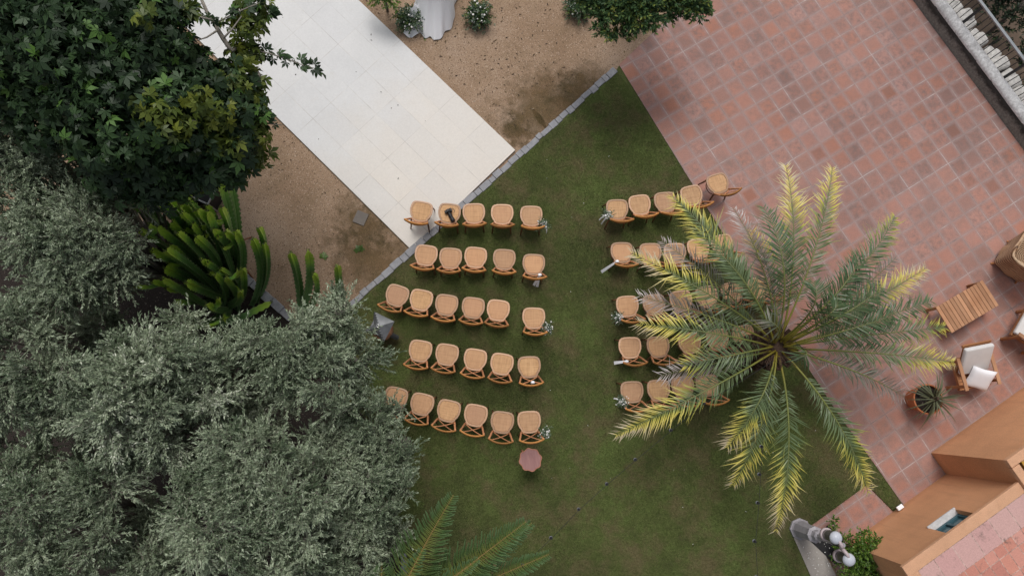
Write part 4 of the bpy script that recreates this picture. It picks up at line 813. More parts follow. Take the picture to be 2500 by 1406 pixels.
# cloth train spilling on the left under the flowers
b = MB(); n = 20; vs = []; c0 = g(1012, 36, 0)
for j in range(9):
    for i in range(n):
        u, v = i/(n-1), j/8; a = -2.2 + 2.5*u; r = .08 + .36*v; vs.append((r*.62*math.cos(a - .2) - .02, r*1.15*math.sin(a), .42*(1-v)**1.5 + .03*math.sin(u*19)*v + .022))
b.add(vs, [(j*n+i, (j+1)*n+i, (j+1)*n+i+1, j*n+i+1) for j in range(8) for i in range(n-1)]); o = b.build('cloth_swag', M['white_cloth'], smooth=True, loc=(c0.x, c0.y, -.03)); tag(o, 'white cloth swag gathered on the gravel left of the ceremony table', 'cloth')
def arrangement(pos, lab, seed, r, white=60, mats=('sage', 'evergreen')):
    rs = np.random.RandomState(seed); root = empty('flower_arrangement', pos, label=lab, cat='flowers', group='floral arrangements by the ceremony table')
    for mi, (mt_, n) in enumerate(((mats[0], 90), (mats[1], 110))):
        D = unit(rs.normal(size=(n, 3)) + np.array([0, 0, .55])); D[:, 2] = np.abs(D[:, 2]); L = r*rs.uniform(.6, 1.1, n); q, Fq, P = twig_leaves(np.zeros((n, 3)) + rs.normal(size=(n, 3))*r*.25 + np.array([0, 0, r*.4]), D, L, 18, .055, .022, rs, .4, 1.1, .25); q[:, 2] = np.maximum(q[:, 2], .01)
        mesh_np('greenery', q, [Fq], M[mt_], root, np.repeat(rs.rand(len(Fq)), 4))
    b = MB()
    for i in range(white): d = unit(rs.normal(size=3) + np.array([0, -.25, .8]))*r*rs.uniform(.6, 1.0); d[2] = abs(d[2]) + r*.4; b.ball(d, rs.uniform(.010, .028), 6, (1, 1, .75))
    b.build('flowers', M['petal'], root); b = MB(); b.lathe([(.10, 0), (.13, .16), (.12, .18)], 16); b.build('vase', M['black'], root, smooth=True)
p = g(1002, 42, .2); arrangement((p.x, p.y, -.02), 'white rose and eucalyptus arrangement left of the ceremony table', 41, .30, 26)
p = g(1167, 32, .2); arrangement((p.x, p.y, -.02), 'white flower arrangement on the gravel right of the ceremony table', 42, .29, 42)
p = g(1413, 10, .2); arrangement((p.x, p.y, -.02), 'white flower arrangement half hidden below the evergreen tree', 43, .28, 30)
leafy('shrub', [(950, -8, .7, .22), (925, -30, .7, .3)], 600, 14, .07, .028, M['bush'], 'green leafy shrub tip left of the ceremony table at the top edge', 'shrub', (g(935, -20, .7).x, g(935, -20, .7).y, -.03), .03, 44)

# ------------------------------------------------------------------ terrace furniture
def frame_from(pts): pass
# slatted coffee table
tz = .42; q = [g(2285, 750, tz), g(2400, 683, tz), g(2438, 746, tz), g(2323, 813, tz)]; c = sum(q, Vector())/4; ux = (q[1]-q[0]); lx = ux.length; ang = math.atan2(ux.y, ux.x); ly = (q[3]-q[0]).length
t = empty('coffee_table', (c.x, c.y, .012), ang, label='low slatted teak coffee table on the terracotta terrace', cat='table'); n = 14
for i in range(n):
    b = MB(); x = -lx/2 + lx*(i+.5)/n; b.box((x, 0, tz - .022), (lx/n - .008, ly, .022)); b.build('slat', M['teak'], t, bevel=.003)
b = MB(); 
for sy in (-1, 1): b.box((0, sy*(ly/2-.06), tz-.055), (lx-.06, .035, .045))
b.build('apron', M['teak2'], t, bevel=.003)
for sx in (-1, 1):
    for sy in (-1, 1): b = MB(); b.box((sx*(lx/2-.06), sy*(ly/2-.035), (tz-.035)/2), (.055, .055, tz-.035)); b.build('leg', M['teak2'], t, bevel=.004)
def armchair(pos, ang, lab, pillow):
    """origin on the floor below the seat centre, front = -y"""
    t = empty('teak_armchair', pos, ang, label=lab, cat='armchair', group='teak armchairs on the terrace'); w, dp = .66, .56
    for i in range(9): b = MB(); b.box((0, -dp/2 + dp*(i+.5)/9, .345), (w-.10, dp/9-.010, .020)); b.build('slat', M['teak2'], t, bevel=.002)
    b = MB(); b.box((0, -dp/2-.012, .325), (w-.02, .026, .07)); b.box((0, dp/2+.012, .325), (w-.1, .026, .07))
    for sx in (-1, 1): b.box((sx*(w/2-.04), 0, .325), (.026, dp, .066))
    b.build('seat_frame', M['teak2'], t, bevel=.003)
    for sx in (-1, 1):
        b = MB(); b.box((sx*w/2, 0, .585), (.07, dp+.06, .028)); b.build('armrest', M['teak'], t, bevel=.004)
        b = MB(); b.box((sx*w/2, -dp/2+.05, .285), (.05, .05, .57)); b.build('leg', M['teak2'], t, bevel=.004)
        b = MB(); b.box((sx*w/2, dp/2-.03, .285), (.05, .05, .57)); b.build('leg', M['teak2'], t, bevel=.004)
    M3 = Matrix.Rotation(R_(-50), 3, 'X'); bc = Vector((0, .02, .36))
    b = MB()
    for k in range(7): b.box(bc + M3 @ Vector((-.24 + .08*k, .03, .32)), (.05, .018, .56), M=M3)
    for k in (0.05, .62): b.box(bc + M3 @ Vector((0, .03, k)), (.58, .028, .05), M=M3)
    b.build('backrest', M['teak2'], t, bevel=.002)
    b = MB(); b.box(bc + M3 @ Vector((0, -.05, .32)), (.58, .10, .60), M=M3); cu = b.build('back_cushion', M['cushion'], t, bevel=.035, seg=4, smooth=True)
    if pillow is None: b = MB(); b.box((0, -.03, .405), (.56, .56, .10)); b.build('seat_cushion', M['cushion'], t, bevel=.035, seg=4, smooth=True)
    return t
ang = R_(11); fr_ = g(2380, 944, .36); d = Vector((math.sin(ang), -math.cos(ang), 0)); cpos = fr_ - d*.29
armchair((cpos.x, cpos.y, .012), ang, 'teak armchair with cream back cushion and white pillow beside the potted plant', True)
def cushion(name, pos, ang, size, lab, tilt):
    n = 14; vs, fs = [], []
    for s in (1, -1):
        for j in range(n+1):
            for i in range(n+1):
                u, v = i/n*2-1, j/n*2-1; e = max(0, (1-u**4)*(1-v**4))**.5; k = 1 - .08*(1-abs(u))*(abs(v)**3) ; k2 = 1 - .08*(1-abs(v))*(abs(u)**3)
                vs.append((u*size/2*k2, v*size/2*k, s*.075*e))
    for s in range(2):
        o = s*(n+1)**2
        for j in range(n):
            for i in range(n): f = (o+j*(n+1)+i, o+j*(n+1)+i+1, o+(j+1)*(n+1)+i+1, o+(j+1)*(n+1)+i); fs.append(f if s == 0 else f[::-1])
    b = MB(); b.add(vs, fs); o = b.build(name, M['pillow'], smooth=True, loc=pos); o.rotation_euler = tilt; tag(o, lab, 'pillow'); return o
pp = g(2394, 924, .52); cushion('pillow', (pp.x, pp.y, .50), 0, .45, 'bright white square pillow lying on the teak armchair seat', (R_(36), R_(-4), R_(-16)))
fe = g(2482, 782, .36); ed = (g(2500, 752, .36) - g(2465, 813, .36)).normalized(); nrm = Vector((-ed.y, ed.x, 0)); nrm = nrm if nrm.x < 0 else -nrm
ang2 = math.atan2(nrm.y, nrm.x) + math.pi/2; c2 = fe - nrm*.34
armchair((c2.x, c2.y, .012), ang2, 'teak armchair with cream cushions cut by the right photo edge', None)
# wicker tub chair
wc = g(2468, 640, 0); wk = empty('wicker_armchair', (wc.x, wc.y, .012), R_(0), label='brown woven wicker tub armchair at the right photo edge', cat='armchair')
k = NM('wicker'); P = k.coord(); x, y, z = k.sep(P); wv = k.math('ABSOLUTE', k.math('SINE', k.math('ADD', k.math('MULTIPLY', k.math('ADD', z, k.math('MULTIPLY', k.noise(3, 2, .5),   .12)), 42), 0)))
an = k.math('ABSOLUTE', k.math('SINE', k.math('MULTIPLY', k.math('ARCTAN2', y, x), 24))); a = k.ramp(wv, [(0.15, (.10, .05, .025)), (0.5, (.36, .21, .11)), (0.9, (.56, .40, .26))])
a = k.mix(k.ramp(k.noise(2.5, 3), [(0.42, 0.0), (0.65, 0.7)]), a, k.mix(1.0, a, (.6, .42, .3), 'MULTIPLY')); k.col(k.mix(1.0, a, k.ramp(an, [(0.0, .75), (0.4, 1.0)]), 'MULTIPLY')).rough(.55); k.bump(wv, 1.0, .012); M['wicker'] = k.m
k = NM('wicker_top'); P = k.coord(); x, y, z = k.sep(P); wv = k.math('ABSOLUTE', k.math('SINE', k.math('MULTIPLY', k.math('SQRT', k.math('ADD', k.math('POWER', x, 2), k.math('POWER', y, 2))), 90))); k.col(k.ramp(wv, [(0.15, (.06, .03, .014)), (0.9, (.42, .27, .16))])).rough(.55); k.bump(wv, 1, .01); M['wicker_seat'] = k.m
FA = R_(50)   # chair opens to the right
b = MB(); n, hh = 48, 14; vs = []
for j in range(hh+1):
    v = j/hh
    for i in range(n+1):
        th = FA + R_(48) + (2*math.pi - R_(96))*i/n; u = abs(i/n*2-1); top = .84 - .14*u**2.2; zz = .10 + (top-.10)*v; r = .33 + .09*v + .03*v*v; sq = (abs(math.cos(th-FA))**8 + abs(math.sin(th-FA))**8)**(-1/8); vs.append((r*sq*math.cos(th), r*sq*math.sin(th), zz))
m_ = n+1; fo = [(j*m_+i, j*m_+i+1, (j+1)*m_+i+1, (j+1)*m_+i) for j in range(hh) for i in range(n)]; b.add(vs, fo)
o = b.build('tub_back', M['wicker'], wk, smooth=True); so = o.modifiers.new('thick', 'SOLIDIFY'); so.thickness = .045
b = MB(); b.tube([Vector(v) for v in vs[-m_:]], .032, 8); b.build('rolled_rim', M['wicker'], wk, smooth=True)
b = MB(); b.lathe([(.36, .10), (.37, .38), (.34, .42)], 32); b.build('seat', M['wicker_seat'], wk, smooth=False, bevel=.01)
for kx, ky in ((-1, -1), (-1, 1), (1, -1), (1, 1)): b = MB(); a = FA + math.atan2(ky, kx); b.tube([(.36*math.cos(a), .36*math.sin(a), .12), (.43*math.cos(a), .43*math.sin(a), 0)], .022, 8); b.build('leg', M['teak2'], wk)
# potted plant
pz = .46; pt = g(2266, 974, pz); pot = empty('terracotta_pot', (pt.x, pt.y, .012), label='terracotta pot with dark soil on the terrace near the palm', cat='pot')
b = MB(); b.lathe([(.19, 0), (.215, .12), (.245, .30), (.262, .40), (.285, .405), (.288, .455), (.262, .458), (.255, .40), (.25, .395)], 40, cap=False); b.build('pot_wall', M['terracotta'], pot, smooth=True).modifiers.new('e', 'EDGE_SPLIT')
b = MB(); b.lathe([(.254, .36), (.254, .405), (.1, .415)], 40); b.build('potting_soil', M['soil'], pot)
pl_ = g(2283, 972, .62); plant = empty('yucca_plant', (pt.x, pt.y, .42), label='spiky plant with narrow grey green strap leaves in the terracotta pot', cat='plant'); rr = random.Random(12); V, F4, T = [], [], []
for i in range(62):
    a = rr.uniform(0, 6.28); el = rr.uniform(-.12, 1.25); L = rr.uniform(.28, .56)*(.75 + .4*math.cos(el)); st0 = Vector((.07 + .04*math.cos(a), .04*math.sin(a), rr.uniform(.05, .22))); d = Vector((math.cos(a)*math.cos(el), math.sin(a)*math.cos(el), math.sin(el))); w = Vector((-math.sin(a), math.cos(a), 0)); tt = rr.random(); nb = len(V)
    for j in range(6):
        u = j/5; p = st0 + d*L*u - Vector((0, 0, .45*L*u*u*math.cos(el))); ww = .015*(1 - u**2.2)*(.55 + .9*u if u < .5 else 1); V += [p - w*ww, p + w*ww]; T += [tt, tt]
        if j: F4.append((nb+2*j-2, nb+2*j-1, nb+2*j+1, nb+2*j))
mesh_np('leaves', np.array([tuple(v) for v in V]), [np.array(F4)], M['straw'], plant, np.array(T)); b = MB(); b.tube([(.02, 0, -.02), (.05, 0, .12), (.07, .01, .24)], [.05, .06, .03], 8); b.build('stem', M['palm_trunk'], plant)

# ------------------------------------------------------------------ the house
def height_at(gp, tp):
    w = g(*gp); return min((abs(project((w.x, w.y, z))[0]-tp[0]) + abs(project((w.x, w.y, z))[1]-tp[1]), z) for z in [i*.01 for i in range(20, 700)])[1]
h1 = height_at((2272, 1105), (2452, 1122)); h2 = height_at((2302, 1161), (2483, 1177))
a1, a2 = g(2272, 1105), g(2302, 1161); fdir = (g(2123, 1289) - a2).normalized(); ndir = Vector((-fdir.y, fdir.x, 0))   # along the front, and into the house
if ndir.dot(g(2480, 1400) - a2) < 0: ndir = -ndir
corner2 = g(2205, 1367, h2); sl = (Vector((corner2.x, corner2.y, 0)) - a2).dot(fdir)
house = empty('house', (a2.x, a2.y, 0), math.atan2(fdir.y, fdir.x), label='orange rendered house with flat pink tiled roofs in the bottom right corner', cat='house')
flip = 1 if Vector((-fdir.y, fdir.x, 0)).dot(ndir) > 0 else -1
def hp(u, v, z): return (u, v*flip, z)
rel1 = a1 - a2; v1 = rel1.dot(ndir); u1 = rel1.dot(fdir)
def hquad(b, c4): b.add([hp(*c) for c in c4], [(0, 1, 2, 3)])
# low wing with the window
wu = [((g(2268, 1290, h2*.0)).x, 0)]
def wall_uz(px, py):   # where a sight line meets the front wall plane
    d = np.array(g(px, py, 0)) - np.array([0, 0, CAM_H]); nrm = np.array(ndir); t_ = ((np.array(a2) - np.array([0, 0, CAM_H])) @ nrm)/(d @ nrm); P = np.array([0, 0, CAM_H]) + d*t_; return float((P - np.array(a2)) @ np.array(fdir)), float(P[2])
uA, zA = wall_uz(2265, 1288); uB, zB = wall_uz(2331, 1242); zs = (zA + zB)/2; ua, ub = min(uA, uB), max(uA, uB); zt = h2 - .06; rec = .115
b = MB()
def wallp(u0, u1_, z0, z1): hquad(b, [(u0, 0, z0), (u1_, 0, z0), (u1_, 0, z1), (u0, 0, z1)])
wallp(min(0, u1) - .25, ua, 0, h2); wallp(ub, sl, 0, h2); wallp(ua, ub, 0, zs); wallp(ua, ub, zt, h2)
hquad(b, [(ua, 0, zs), (ua, rec, zs), (ua, rec, zt), (ua, 0, zt)]); hquad(b, [(ub, 0, zs), (ub, rec, zs), (ub, rec, zt), (ub, 0, zt)]); hquad(b, [(ua, 0, zt), (ub, 0, zt), (ub, rec, zt), (ua, rec, zt)])
hquad(b, [(sl, 0, 0), (sl, 6, 0), (sl, 6, h2), (sl, 0, h2)]); b.build('wall', M['orange'], house)
win = MB(); win.box(hp((ua+ub)/2, rec + .02, (zs+zt)/2), (ub-ua, .03, zt-zs)); 
fm = MB()
for u in (ua+.03, (ua+ub)/2, ub-.03): fm.box(hp(u, rec-.005, (zs+zt)/2), (.05, .05, zt-zs))
for z in (zs+.045, zt-.03): fm.box(hp((ua+ub)/2, rec-.006, z), (ub-ua, .052, .05))
fo_ = fm.build('window', simple('teal_frame', (.035, .10, .125), .4, .15, 6), house, bevel=.004); k = NM('window_glass'); k.col((.03, .09, .11)).rough(.08).set(Specular_IOR_Level=.6); win.build('pane', k.m, fo_)
si = MB(); si.box(hp((ua+ub)/2, rec/2 - .015, zs + .006), (ub-ua+.02, rec+.03, .03)); si.build('sill', M['coping'], fo_, bevel=.004)
# cornice and roof terrace of the wing
b = MB(); ov = .07; cw = .19
b.box(hp(sl/2 + .03, -ov + cw/2, h2 + .02), (sl + .14, cw, .07)); b.box(hp(sl + .10 - cw/2, 3.0 + cw - ov, h2 + .0195), (cw, 6.0, .07)); b.build('cornice', M['orange_pale'], house, bevel=.006)
def m_roof():
    k = NM('roof_tiles'); P = k.coord(); x, y, _ = k.sep(P); du, dv, c1_, _, _ = grid_uv(k, P, .385, .42); du2, dv2, c2_, _, _ = grid_uv(k, P, .20, .30)
    edge = k.ramp(k.math('MULTIPLY', y, 1.0), [(0.0, 1.0), (0.999, 0.0)]); isE = k.math('LESS_THAN', k.math('ABSOLUTE', y), .42)
    pale = k.ramp(k.white(c1_), [(0, (.54, .31, .285)), (1, (.56, .36, .32))]); pink = k.ramp(k.white(c2_), [(0, (.48, .20, .155)), (.5, (.56, .24, .175)), (1, (.58, .29, .235))])
    a = k.mix(isE, pink, pale); d = k.mix(isE, k.math('MINIMUM', du2, dv2), k.math('MINIMUM', du, dv)); n = k.noise(14, 5, .75, P)
    a = k.mix(k.ramp(d, [(0.004, .8), (0.009, 0.0)]), a, k.ramp(n, [(0.4, (.60, .45, .38)), (0.6, (.14, .10, .08))]))
    a = k.mix(k.math('MULTIPLY', k.ramp(k.noise(1.6, 6, .75, P), [(0.52, 0.0), (0.62, 1.0)]), k.ramp(n, [(0.42, 0.0), (0.6, .8)])), a, (.12, .095, .08))
    k.col(k.mix(1.0, a, k.ramp(k.noise(60, 3, .8, P), [(0.3, .85), (0.7, 1.15)]), 'MULTIPLY')).rough(.85); return k.m
v0 = -ov + cw + .003; b = MB(); hw = sl + .10 - cw - .003
b.box((0, 0, -.02), (hw*2, 6, .055)); ro = b.build('roof', m_roof(), house); ro.location = hp(0, v0, h2 + .04); 
for v in ro.data.vertices: v.co.x = (v.co.x + hw)/2; v.co.y = (v.co.y + 3)*flip
# taller front block
b = MB(); L1 = 7.0
hquad(b, [(u1, v1, 0), (u1, 0.0, 0), (u1, 0.0, h1), (u1, v1, h1)]); hquad(b, [(u1, v1, 0), (u1 - L1, v1, 0), (u1 - L1, v1, h1), (u1, v1, h1)]); hquad(b, [(u1, 0, h2-.6), (u1, 6, h2-.6), (u1, 6, h1), (u1, 0, h1)]); b.build('wall', M['orange'], house)
b = MB(); tw_ = .15
b.box(hp(u1 - L1/2, v1 + tw_/2 - .01, h1 + .03), (L1 + .02, tw_, .10)); b.box(hp(u1 - tw_/2 + .012, v1 + tw_ + 2.5, h1 + .0295), (tw_, 5, .10)); b.build('parapet', M['orange_pale'], house, bevel=.008)
k = NM('lichen_roof'); n = k.noise(9, 6, .75); k.col(k.ramp(n, [(0.32, (.50, .28, .22)), (0.45, (.50, .29, .05)), (0.6, (.52, .30, .02)), (0.78, (.22, .15, .05))])).rough(.9); k.bump(n, .5, .01)
b = MB(); b.box(hp(u1 - L1/2 - .1, v1 + tw_ + 2.4, h1 - .03), (L1 - .25, 4.8, .08)); b.build('roof', k.m, house)
b = MB(); pts = [Vector(hp(u1 - .35, v1 + .42, h1 + .05)), Vector(hp(u1 - .30, v1 + .38, h1 + .12)), Vector(hp(u1 - .05, v1 + .55, h1 + .14)), Vector(hp(u1 + .02, v1 + .75, h1 + .10)), Vector(hp(u1 - .1, v1 + .95, h1 + .03))]; b.tube(pts, .012, 6); b.build('cable', M['iron'], house, smooth=True)
# flood light on the wing wall
lu, lz = wall_uz(2196, 1243); fw = Vector((a2.x, a2.y, 0)) + fdir*lu; fl_ = empty('flood_light', (fw.x, fw.y, max(.15, lz)), math.atan2(fdir.y, fdir.x), label='small white wall light on the orange house wall', cat='wall light')
b = MB(); b.box((0, -.06*flip, .02), (.13, .075, .04), M=Matrix.Rotation(R_(12*flip), 3, 'X')); b.build('housing', M['white_cloth'], fl_, bevel=.008); b = MB(); b.tube([(0, 0, 0), (0, -.03*flip, .0), (0, -.05*flip, .01)], .012, 6); b.build('bracket', M['iron'], fl_)
# ------------------------------------------------------------------ street lamp
lb = g(1952, 1290); lamp = empty('street_lamp', (lb.x, lb.y, 0), label='old grey two armed lamp post with disc shades beside the patio', cat='street lamp')
b = MB(); b.lathe([(.20, 0), (.20, .05), (.185, .06), (.165, .10), (.135, .60), (.150, .62), (.150, .67), (.10, .70), (.085, .80), (.095, .82), (.07, .85)], 8); b.build('base', M['lamp_grey'], lamp)
lt = height_at((1952, 1290), (2046, 1343)); lt = min(3.2, max(1.8, lt))
b = MB(); b.lathe([(.062, .85), (.052, 1.3), (.060, 1.32), (.060, 1.36), (.045, 1.38), (.040, lt - .1)], 10); b.build('post', M['lamp_grey'], lamp)
b = MB(); b.lathe([(.05, 1.36), (.06, 1.42), (.055, 1.55), (.045, 1.58)], 12); b.build('collar', M['iron'], lamp)
ga, gb = g(2042, 1314, lt), g(2072, 1364, lt); ax = Vector((gb.x-ga.x, gb.y-ga.y, 0)).normalized(); mid = Vector(((ga.x+gb.x)/2 - lb.x, (ga.y+gb.y)/2 - lb.y, 0))
b = MB(); b.tube([Vector((0, 0, lt-.2)), Vector((mid.x, mid.y, lt-.02))], [.04, .035], 8)
for s in (-1, 1): e = mid + ax*s*.19; b.tube([Vector((mid.x, mid.y, lt-.02)), Vector((mid.x, mid.y, lt + .05)) + ax*s*.08, Vector((e.x, e.y, lt + .04))], [.036, .03, .022], 8)
b.build('arm', M['pink_ring'], lamp, smooth=True)
for s in (-1, 1):
    e = mid + ax*s*.20; b = MB(); b.lathe([(.002, .075), (.04, .07), (.085, .045), (.105, .0), (.105, -.015), (.09, -.02)], 32, (e.x, e.y, lt)); sh = b.build('shade', M['shade'], lamp, smooth=True)
    b = MB(); b.lathe([(.075, -.36), (.11, -.36), (.112, -.33), (.10, -.31), (.075, -.31), (.075, -.36)], 28, (e.x, e.y, lt), cap=False); b.build('lower_ring', M['pink_ring'], sh, smooth=True)
    b = MB(); b.lathe([(.045, -.40), (.085, -.33), (.095, -.15), (.09, -.02)], 20, (e.x, e.y, lt), cap=False); b.build('diffuser', simple('smoked_glass', (.10, .09, .085), .2, .2, 5), sh, smooth=True)
# ------------------------------------------------------------------ planter bed beside the lamp, bush and fallen petals
o = sheet('weed_fabric', [(1978, 1320), (2020, 1282), (2058, 1312), (2075, 1370), (2040, 1378)], .022, simple('black_fabric', (.018, .017, .018), .8, .3, 20))
BL = [(2130, 1350, .7, .24), (2085, 1400, .55, .25), (2150, 1380, .5, .22), (2108, 1345, .75, .26), (2090, 1375, .6, .26), (2125, 1385, .6, .27), (2070, 1330, .35, .20), (2060, 1350, .25, .2), (2140, 1325, .7, .12), (2110, 1310, .7, .14), (2100, 1420, .5, .3), (2150, 1400, .5, .22)]
bb = g(2085, 1350); leafy('bush', BL, 1300, 12, .045, .026, M['bush'], 'bright green leafy bush between the lamp post and orange house', 'shrub', (bb.x, bb.y, .0), .03, 51, twig=.16)
sb = g(2034, 1280); leafy('seedling', [(2034, 1270, .3, .07), (2036, 1284, .2, .08)], 2600, 8, .04, .026, M['bush'], 'small leafy seedling growing at the edge of the black fabric', 'plant', (sb.x, sb.y, .0), .008, 52, twig=.1)
# ------------------------------------------------------------------ zinc capped pedestal by the olive tree
zc = g(925, 797, .92); ped = empty('barbecue', (zc.x, zc.y, 0), R_(-26), label='terracotta outdoor fireplace with grey zinc hood beside the olive tree', cat='fireplace')
b = MB(); b.lathe([(.15, 0), (.15, .18), (.19, .2), (.20, .62), (.16, .66)], 8); b.build('pedestal', M['pale_terracotta'], ped, bevel=.008)
b = MB(); n = 12; vs = []; S = .205
for j in range(n+1):
    for i in range(n+1):
        u, v = i/n*2-1, j/n*2-1; r = max(abs(u), abs(v)); pinch = min(abs(abs(u)-abs(v)), 1); z = .95 - .05*r - .16*(r**1.5)*pinch*(1.0 if (u < -abs(v)*.99 or v < -abs(u)*.99) else .12); k = 1 - .30*pinch*r*(1.0 if (u < -abs(v)*.99 or v < -abs(u)*.99) else 0); vs.append((u*S*k, v*S*k, z))
b.add(vs, [(j*(n+1)+i, j*(n+1)+i+1, (j+1)*(n+1)+i+1, (j+1)*(n+1)+i) for j in range(n) for i in range(n)]); o = b.build('hood', M['zinc'], ped); so = o.modifiers.new('thick', 'SOLIDIFY'); so.thickness = .012
b = MB(); b.box((0, 0, .76), (.30, .30, .22)); b.build('hood_skirt', M['zinc'], ped, bevel=.01)
b = MB(); b.tube([(-.02 + .022*math.cos(a), .022*math.sin(a), .965) for a in [2*math.pi*i/16 for i in range(17)]], .008, 6, cap=False); b.build('ring', M['steel'], ped, smooth=True)
pp0, pp1 = g(945, 812, .4), g(969, 824, .15); b = MB(); pi_ = Matrix.Rotation(R_(26), 3, 'Z'); b.tube([pi_ @ (Vector(pp0) - Vector((zc.x, zc.y, 0))), pi_ @ (Vector(pp1) - Vector((zc.x, zc.y, 0)))], [.045, .05], 14); b.build('flue_pipe', M['zinc'], ped, smooth=False)
# ------------------------------------------------------------------ gear under the tree, tripod, manhole, string lights
def case(px, py, z, size, rz, lab):
    p = g(px, py, z); t = empty('flight_case', (p.x, p.y, -.03), R_(rz), label=lab, cat='case', group='equipment cases under the tree'); sx, sy, sz = size
    b = MB(); b.box((0, 0, sz/2), size); b.build('case_body', M['black'], t, bevel=.01); b = MB()
    for a in (-1, 1):
        for c in (-1, 1): b.box((a*sx/2, c*sy/2, sz/2), (.03, .03, sz+.008)); b.box((a*sx/2, 0, sz), (.028, sy, .028)) if c == 1 else None; b.box((0, a*sy/2, sz), (sx, .028, .028)) if c == 1 else None
    b.build('edge_trim', M['alu'], t, bevel=.003)
case(492, 462, .5, (.46, .42, .5), -24, 'black equipment case with aluminium edges beneath the lobed tree'); case(440, 480, .4, (.46, .34, .4), -24, 'black case without lid left of the other equipment case')
p = g(574, 616, 0); tri = empty('tripod_stand', (p.x, p.y, -.03), label='dark brown tripod stand half hidden behind the cactus arms', cat='stand')
for k, (x, y) in enumerate([(612, 579), (617, 679), (520, 640)]): e = g(x, y, 0) - p; b = MB(); b.tube([Vector((0, 0, .55)), Vector((e.x*.5, e.y*.5, .28)), Vector((e.x, e.y, .012))], .016, 6); b.build('leg', M['wood_dark'], tri)
b = MB(); b.tube([(0, 0, .1), (0, 0, 1.2)], .02, 8); b.build('pole', M['wood_dark'], tri); e = g(584, 622, 0) - p; b = MB(); b.tube([Vector((.08, .1, .4)), Vector((e.x, e.y, .1))], .008, 5); b.build('brace', M['wood_dark'], tri)
mq = [g(869, 511), g(903, 525), g(891, 552), g(858, 540)]; mc = sum(mq, Vector())/4; b = MB(); mw = (mq[1]-mq[0]).length; mh = (mq[3]-mq[0]).length; b.box((0, 0, -.02), (mw*.8, mh, .03)); b.build('manhole_cover', M['slate'], bevel=.004, loc=(mc.x, mc.y, 0), rz=math.atan2((mq[1]-mq[0]).y, (mq[1]-mq[0]).x))
tag(bpy.data.objects['manhole_cover'], 'square grey slate inspection cover set in the gravel', 'manhole cover')
def lights(pxs, z, lab, sag=.25):
    pts = [g(x, y, z - sag*(1 - (2*i/(len(pxs)-1) - 1)**2)) for i, (x, y) in enumerate(pxs)]; r0 = pts[0]; t = empty('string_lights', r0, label=lab, cat='string lights', group='festoon cords above the lawn')
    b = MB(); b.tube([p - r0 for p in pts], .0035, 4); b.build('cable', M['iron'], t)
    for p in pts[1:-1]:
        b = MB(); b.lathe([(.018, 0), (.02, -.03), (.024, -.05)], 8, p - r0); s = b.build('lamp_holder', M['black'], t); b = MB(); b.ball(p - r0 - Vector((0, 0, .075)), .03, 10); b.build('bulb', simple('clear_bulb', (.22, .23, .26), .15, .1, 5), s, smooth=True)
lights([(1890, 880), (1720, 985), (1640, 1050), (1553, 1122), (1483, 1182), (1414, 1244), (1346, 1314), (1275, 1381), (1180, 1470)], 2.2, 'black festoon cord with bulbs slanting from palm to star pine')
lights([(1885, 900), (1872, 1000), (1862, 1090), (1857, 1158), (1853, 1228), (1845, 1322), (1850, 1410), (1852, 1480)], 2.2, 'black festoon cord with bulbs running straight down the lawn')
# ------------------------------------------------------------------ loose stuff: grass blades, dry leaves, petals
def in_poly(X, Y, poly):
    ins = np.zeros(len(X), bool); j = len(poly)-1
    for i in range(len(poly)):
        xi, yi, xj, yj = *poly[i], *poly[j]; ins ^= ((yi > Y) != (yj > Y)) & (X < (xj-xi)*(Y-yi)/(yj-yi+1e-12) + xi); j = i
    return ins
rs = np.random.RandomState(77); lp = [tuple(g(x, y)[:2]) for x, y in [(1509, 178), (872, 745), (790, 826), (910, 1090), (990, 1350), (1005, 1500), (1980, 1500), (1940, 1320), (1972, 1290), (2116, 1186), (2180, 1249), (2205, 1231), (2141, 1139), (2047, 1010), (1869, 736), (1693, 453)]]
lo, hi = np.min(lp, 0), np.max(lp, 0); X, Y_ = rs.uniform(lo[0], hi[0], 480000), rs.uniform(lo[1], hi[1], 480000); kx = in_poly(X, Y_, lp); X, Y_ = X[kx], Y_[kx]; n = len(X)
az = rs.uniform(0, 6.28, n); ln = rs.uniform(.018, .038, n); lean = rs.uniform(.4, 1.3, n); w = .0032; pz0 = np.zeros(n)
B0 = np.stack([X, Y_, pz0], 1); sd = np.stack([-np.sin(az), np.cos(az), pz0], 1)*w; tip = np.stack([X + np.cos(az)*ln*lean, Y_ + np.sin(az)*ln*lean, ln*.8], 1)
V = np.stack([B0 - sd, B0 + sd, tip], 1).reshape(-1, 3); o = mesh_np('grass', V, [np.arange(n*3).reshape(n, 3)], M['blade'], None, np.repeat(rs.beta(2, 2.2, n), 3)); tag(o, 'short mown grass blades over the lawn', 'grass', kind='stuff')
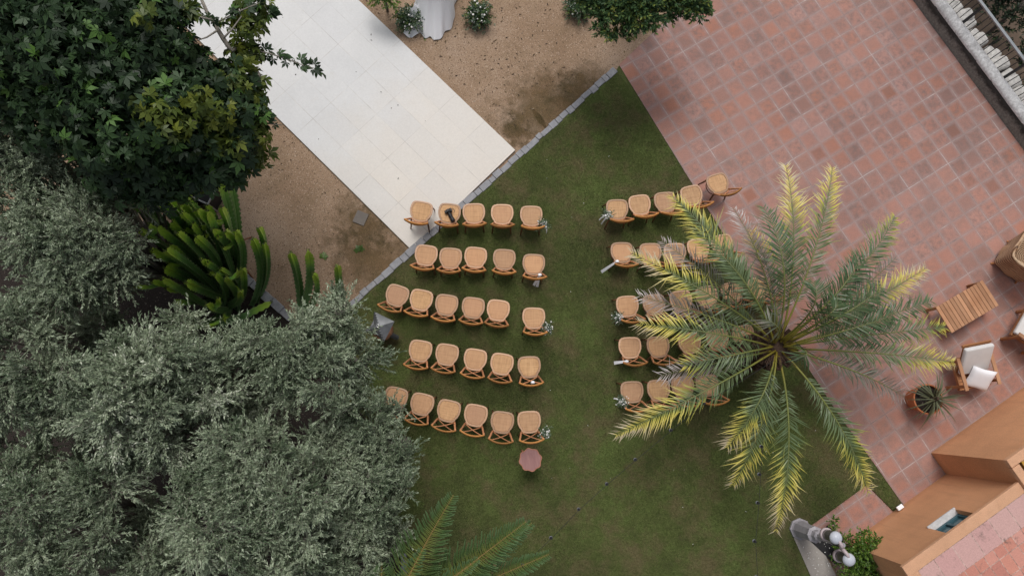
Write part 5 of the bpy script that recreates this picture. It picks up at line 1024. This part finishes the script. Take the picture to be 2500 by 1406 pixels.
def scatter(name, poly, n, size, mat, z, lab, seed, tmax=1.0, cat='leaves'):
    rs = np.random.RandomState(seed); pl = [tuple(g(x, y)[:2]) for x, y in poly]; lo, hi = np.min(pl, 0), np.max(pl, 0); X, Y = rs.uniform(lo[0], hi[0], n*4), rs.uniform(lo[1], hi[1], n*4); k = in_poly(X, Y, pl); X, Y = X[k][:n], Y[k][:n]; n = len(X)
    a = rs.uniform(0, 6.28, n); s = size*rs.uniform(.5, 1.3, n); P = np.stack([X, Y, np.full(n, z)], 1); d = np.stack([np.cos(a), np.sin(a), rs.uniform(-.1, .3, n)], 1)*s[:, None]; w = np.stack([-np.sin(a), np.cos(a), rs.uniform(.0, .5, n)], 1)*(s*.32)[:, None]
    V = np.stack([P - d*.5, P + w*.5 + [0, 0, .004], P + d*.5 + [0, 0, .006], P - w*.5 + [0, 0, .002]], 1).reshape(-1, 3); o = mesh_np(name, V, [np.arange(n*4).reshape(n, 4)], mat, None, np.repeat(rs.rand(n)*tmax, 4)); tag(o, lab, cat, kind='stuff')
GP = [(890, 0), (1245, 345), (1500, 160), (1690, -10), (1600, -150), (900, -100)]; GP2 = [(640, 250), (985, 600), (870, 725), (690, 745), (600, 650), (560, 520), (600, 400)]
scatter('leaf_litter', GP, 420, .06, M['litter'], -.024, 'dry leaves scattered on the gravel right of the pale path', 61); scatter('leaf_litter', GP2, 160, .045, M['litter'], -.024, 'dry leaves scattered on the gravel left of the pale path', 62)
scatter('leaf_litter', [(640, 0), (860, 0), (1230, 360), (1000, 590), (640, 250)], 12, .05, M['litter'], .024, 'a few fallen leaves on the pale path', 63, .5)
scatter('petals', [(1940, 1300), (1985, 1290), (2075, 1370), (2060, 1406), (1990, 1406)], 40, .035, M['petal'], .03, 'white petals scattered round the lamp post', 64, cat='petals'); scatter('leaf_litter', [(1500, 185), (900, 760), (960, 1090), (1020, 1400), (1900, 1400), (2040, 1012), (1686, 456)], 260, .035, M['litter'], .018, 'small dry leaves scattered over the lawn', 66, .9); scatter('petals', lp_px if False else [(1500, 185), (1260, 400), (1260, 1150), (1850, 1400), (2040, 1012), (1686, 456)], 34, .025, M['petal'], .02, 'single white petals scattered over the lawn', 65, cat='petals')
b = MB(); lf = lobed_leaves(np.array([g(788, 630, -.01), g(868, 606, -.01), g(886, 604, -.01)]), np.array([[.3, 1, 0], [.8, -.4, 0], [-.8, -.5, 0]]), np.array([[0, 0, 1.]]*3), np.array([.17, .16, .15]), rs)
o = mesh_np('leaf_litter', lf[0], [lf[1]], M['bush'], None, np.repeat([.6, .1, .05], lf[2])); tag(o, 'three big fallen lobed leaves on the gravel by the cactus', 'leaves', kind='stuff')
grit = simple('loose_grit', (.24, .165, .105), .95, .4, 20)
scatter('spilled_gravel', [(640, 251), (655, 250), (1003, 590), (1000, 606)], 150, .014, grit, .0235, 'gravel grains spilled over the left border of the pale path', 71, cat='gravel')
scatter('spilled_gravel', [(880, 0), (866, 2), (1238, 362), (1251, 360)], 170, .014, grit, .0235, 'gravel grains spilled over the right border of the pale path', 72, cat='gravel')
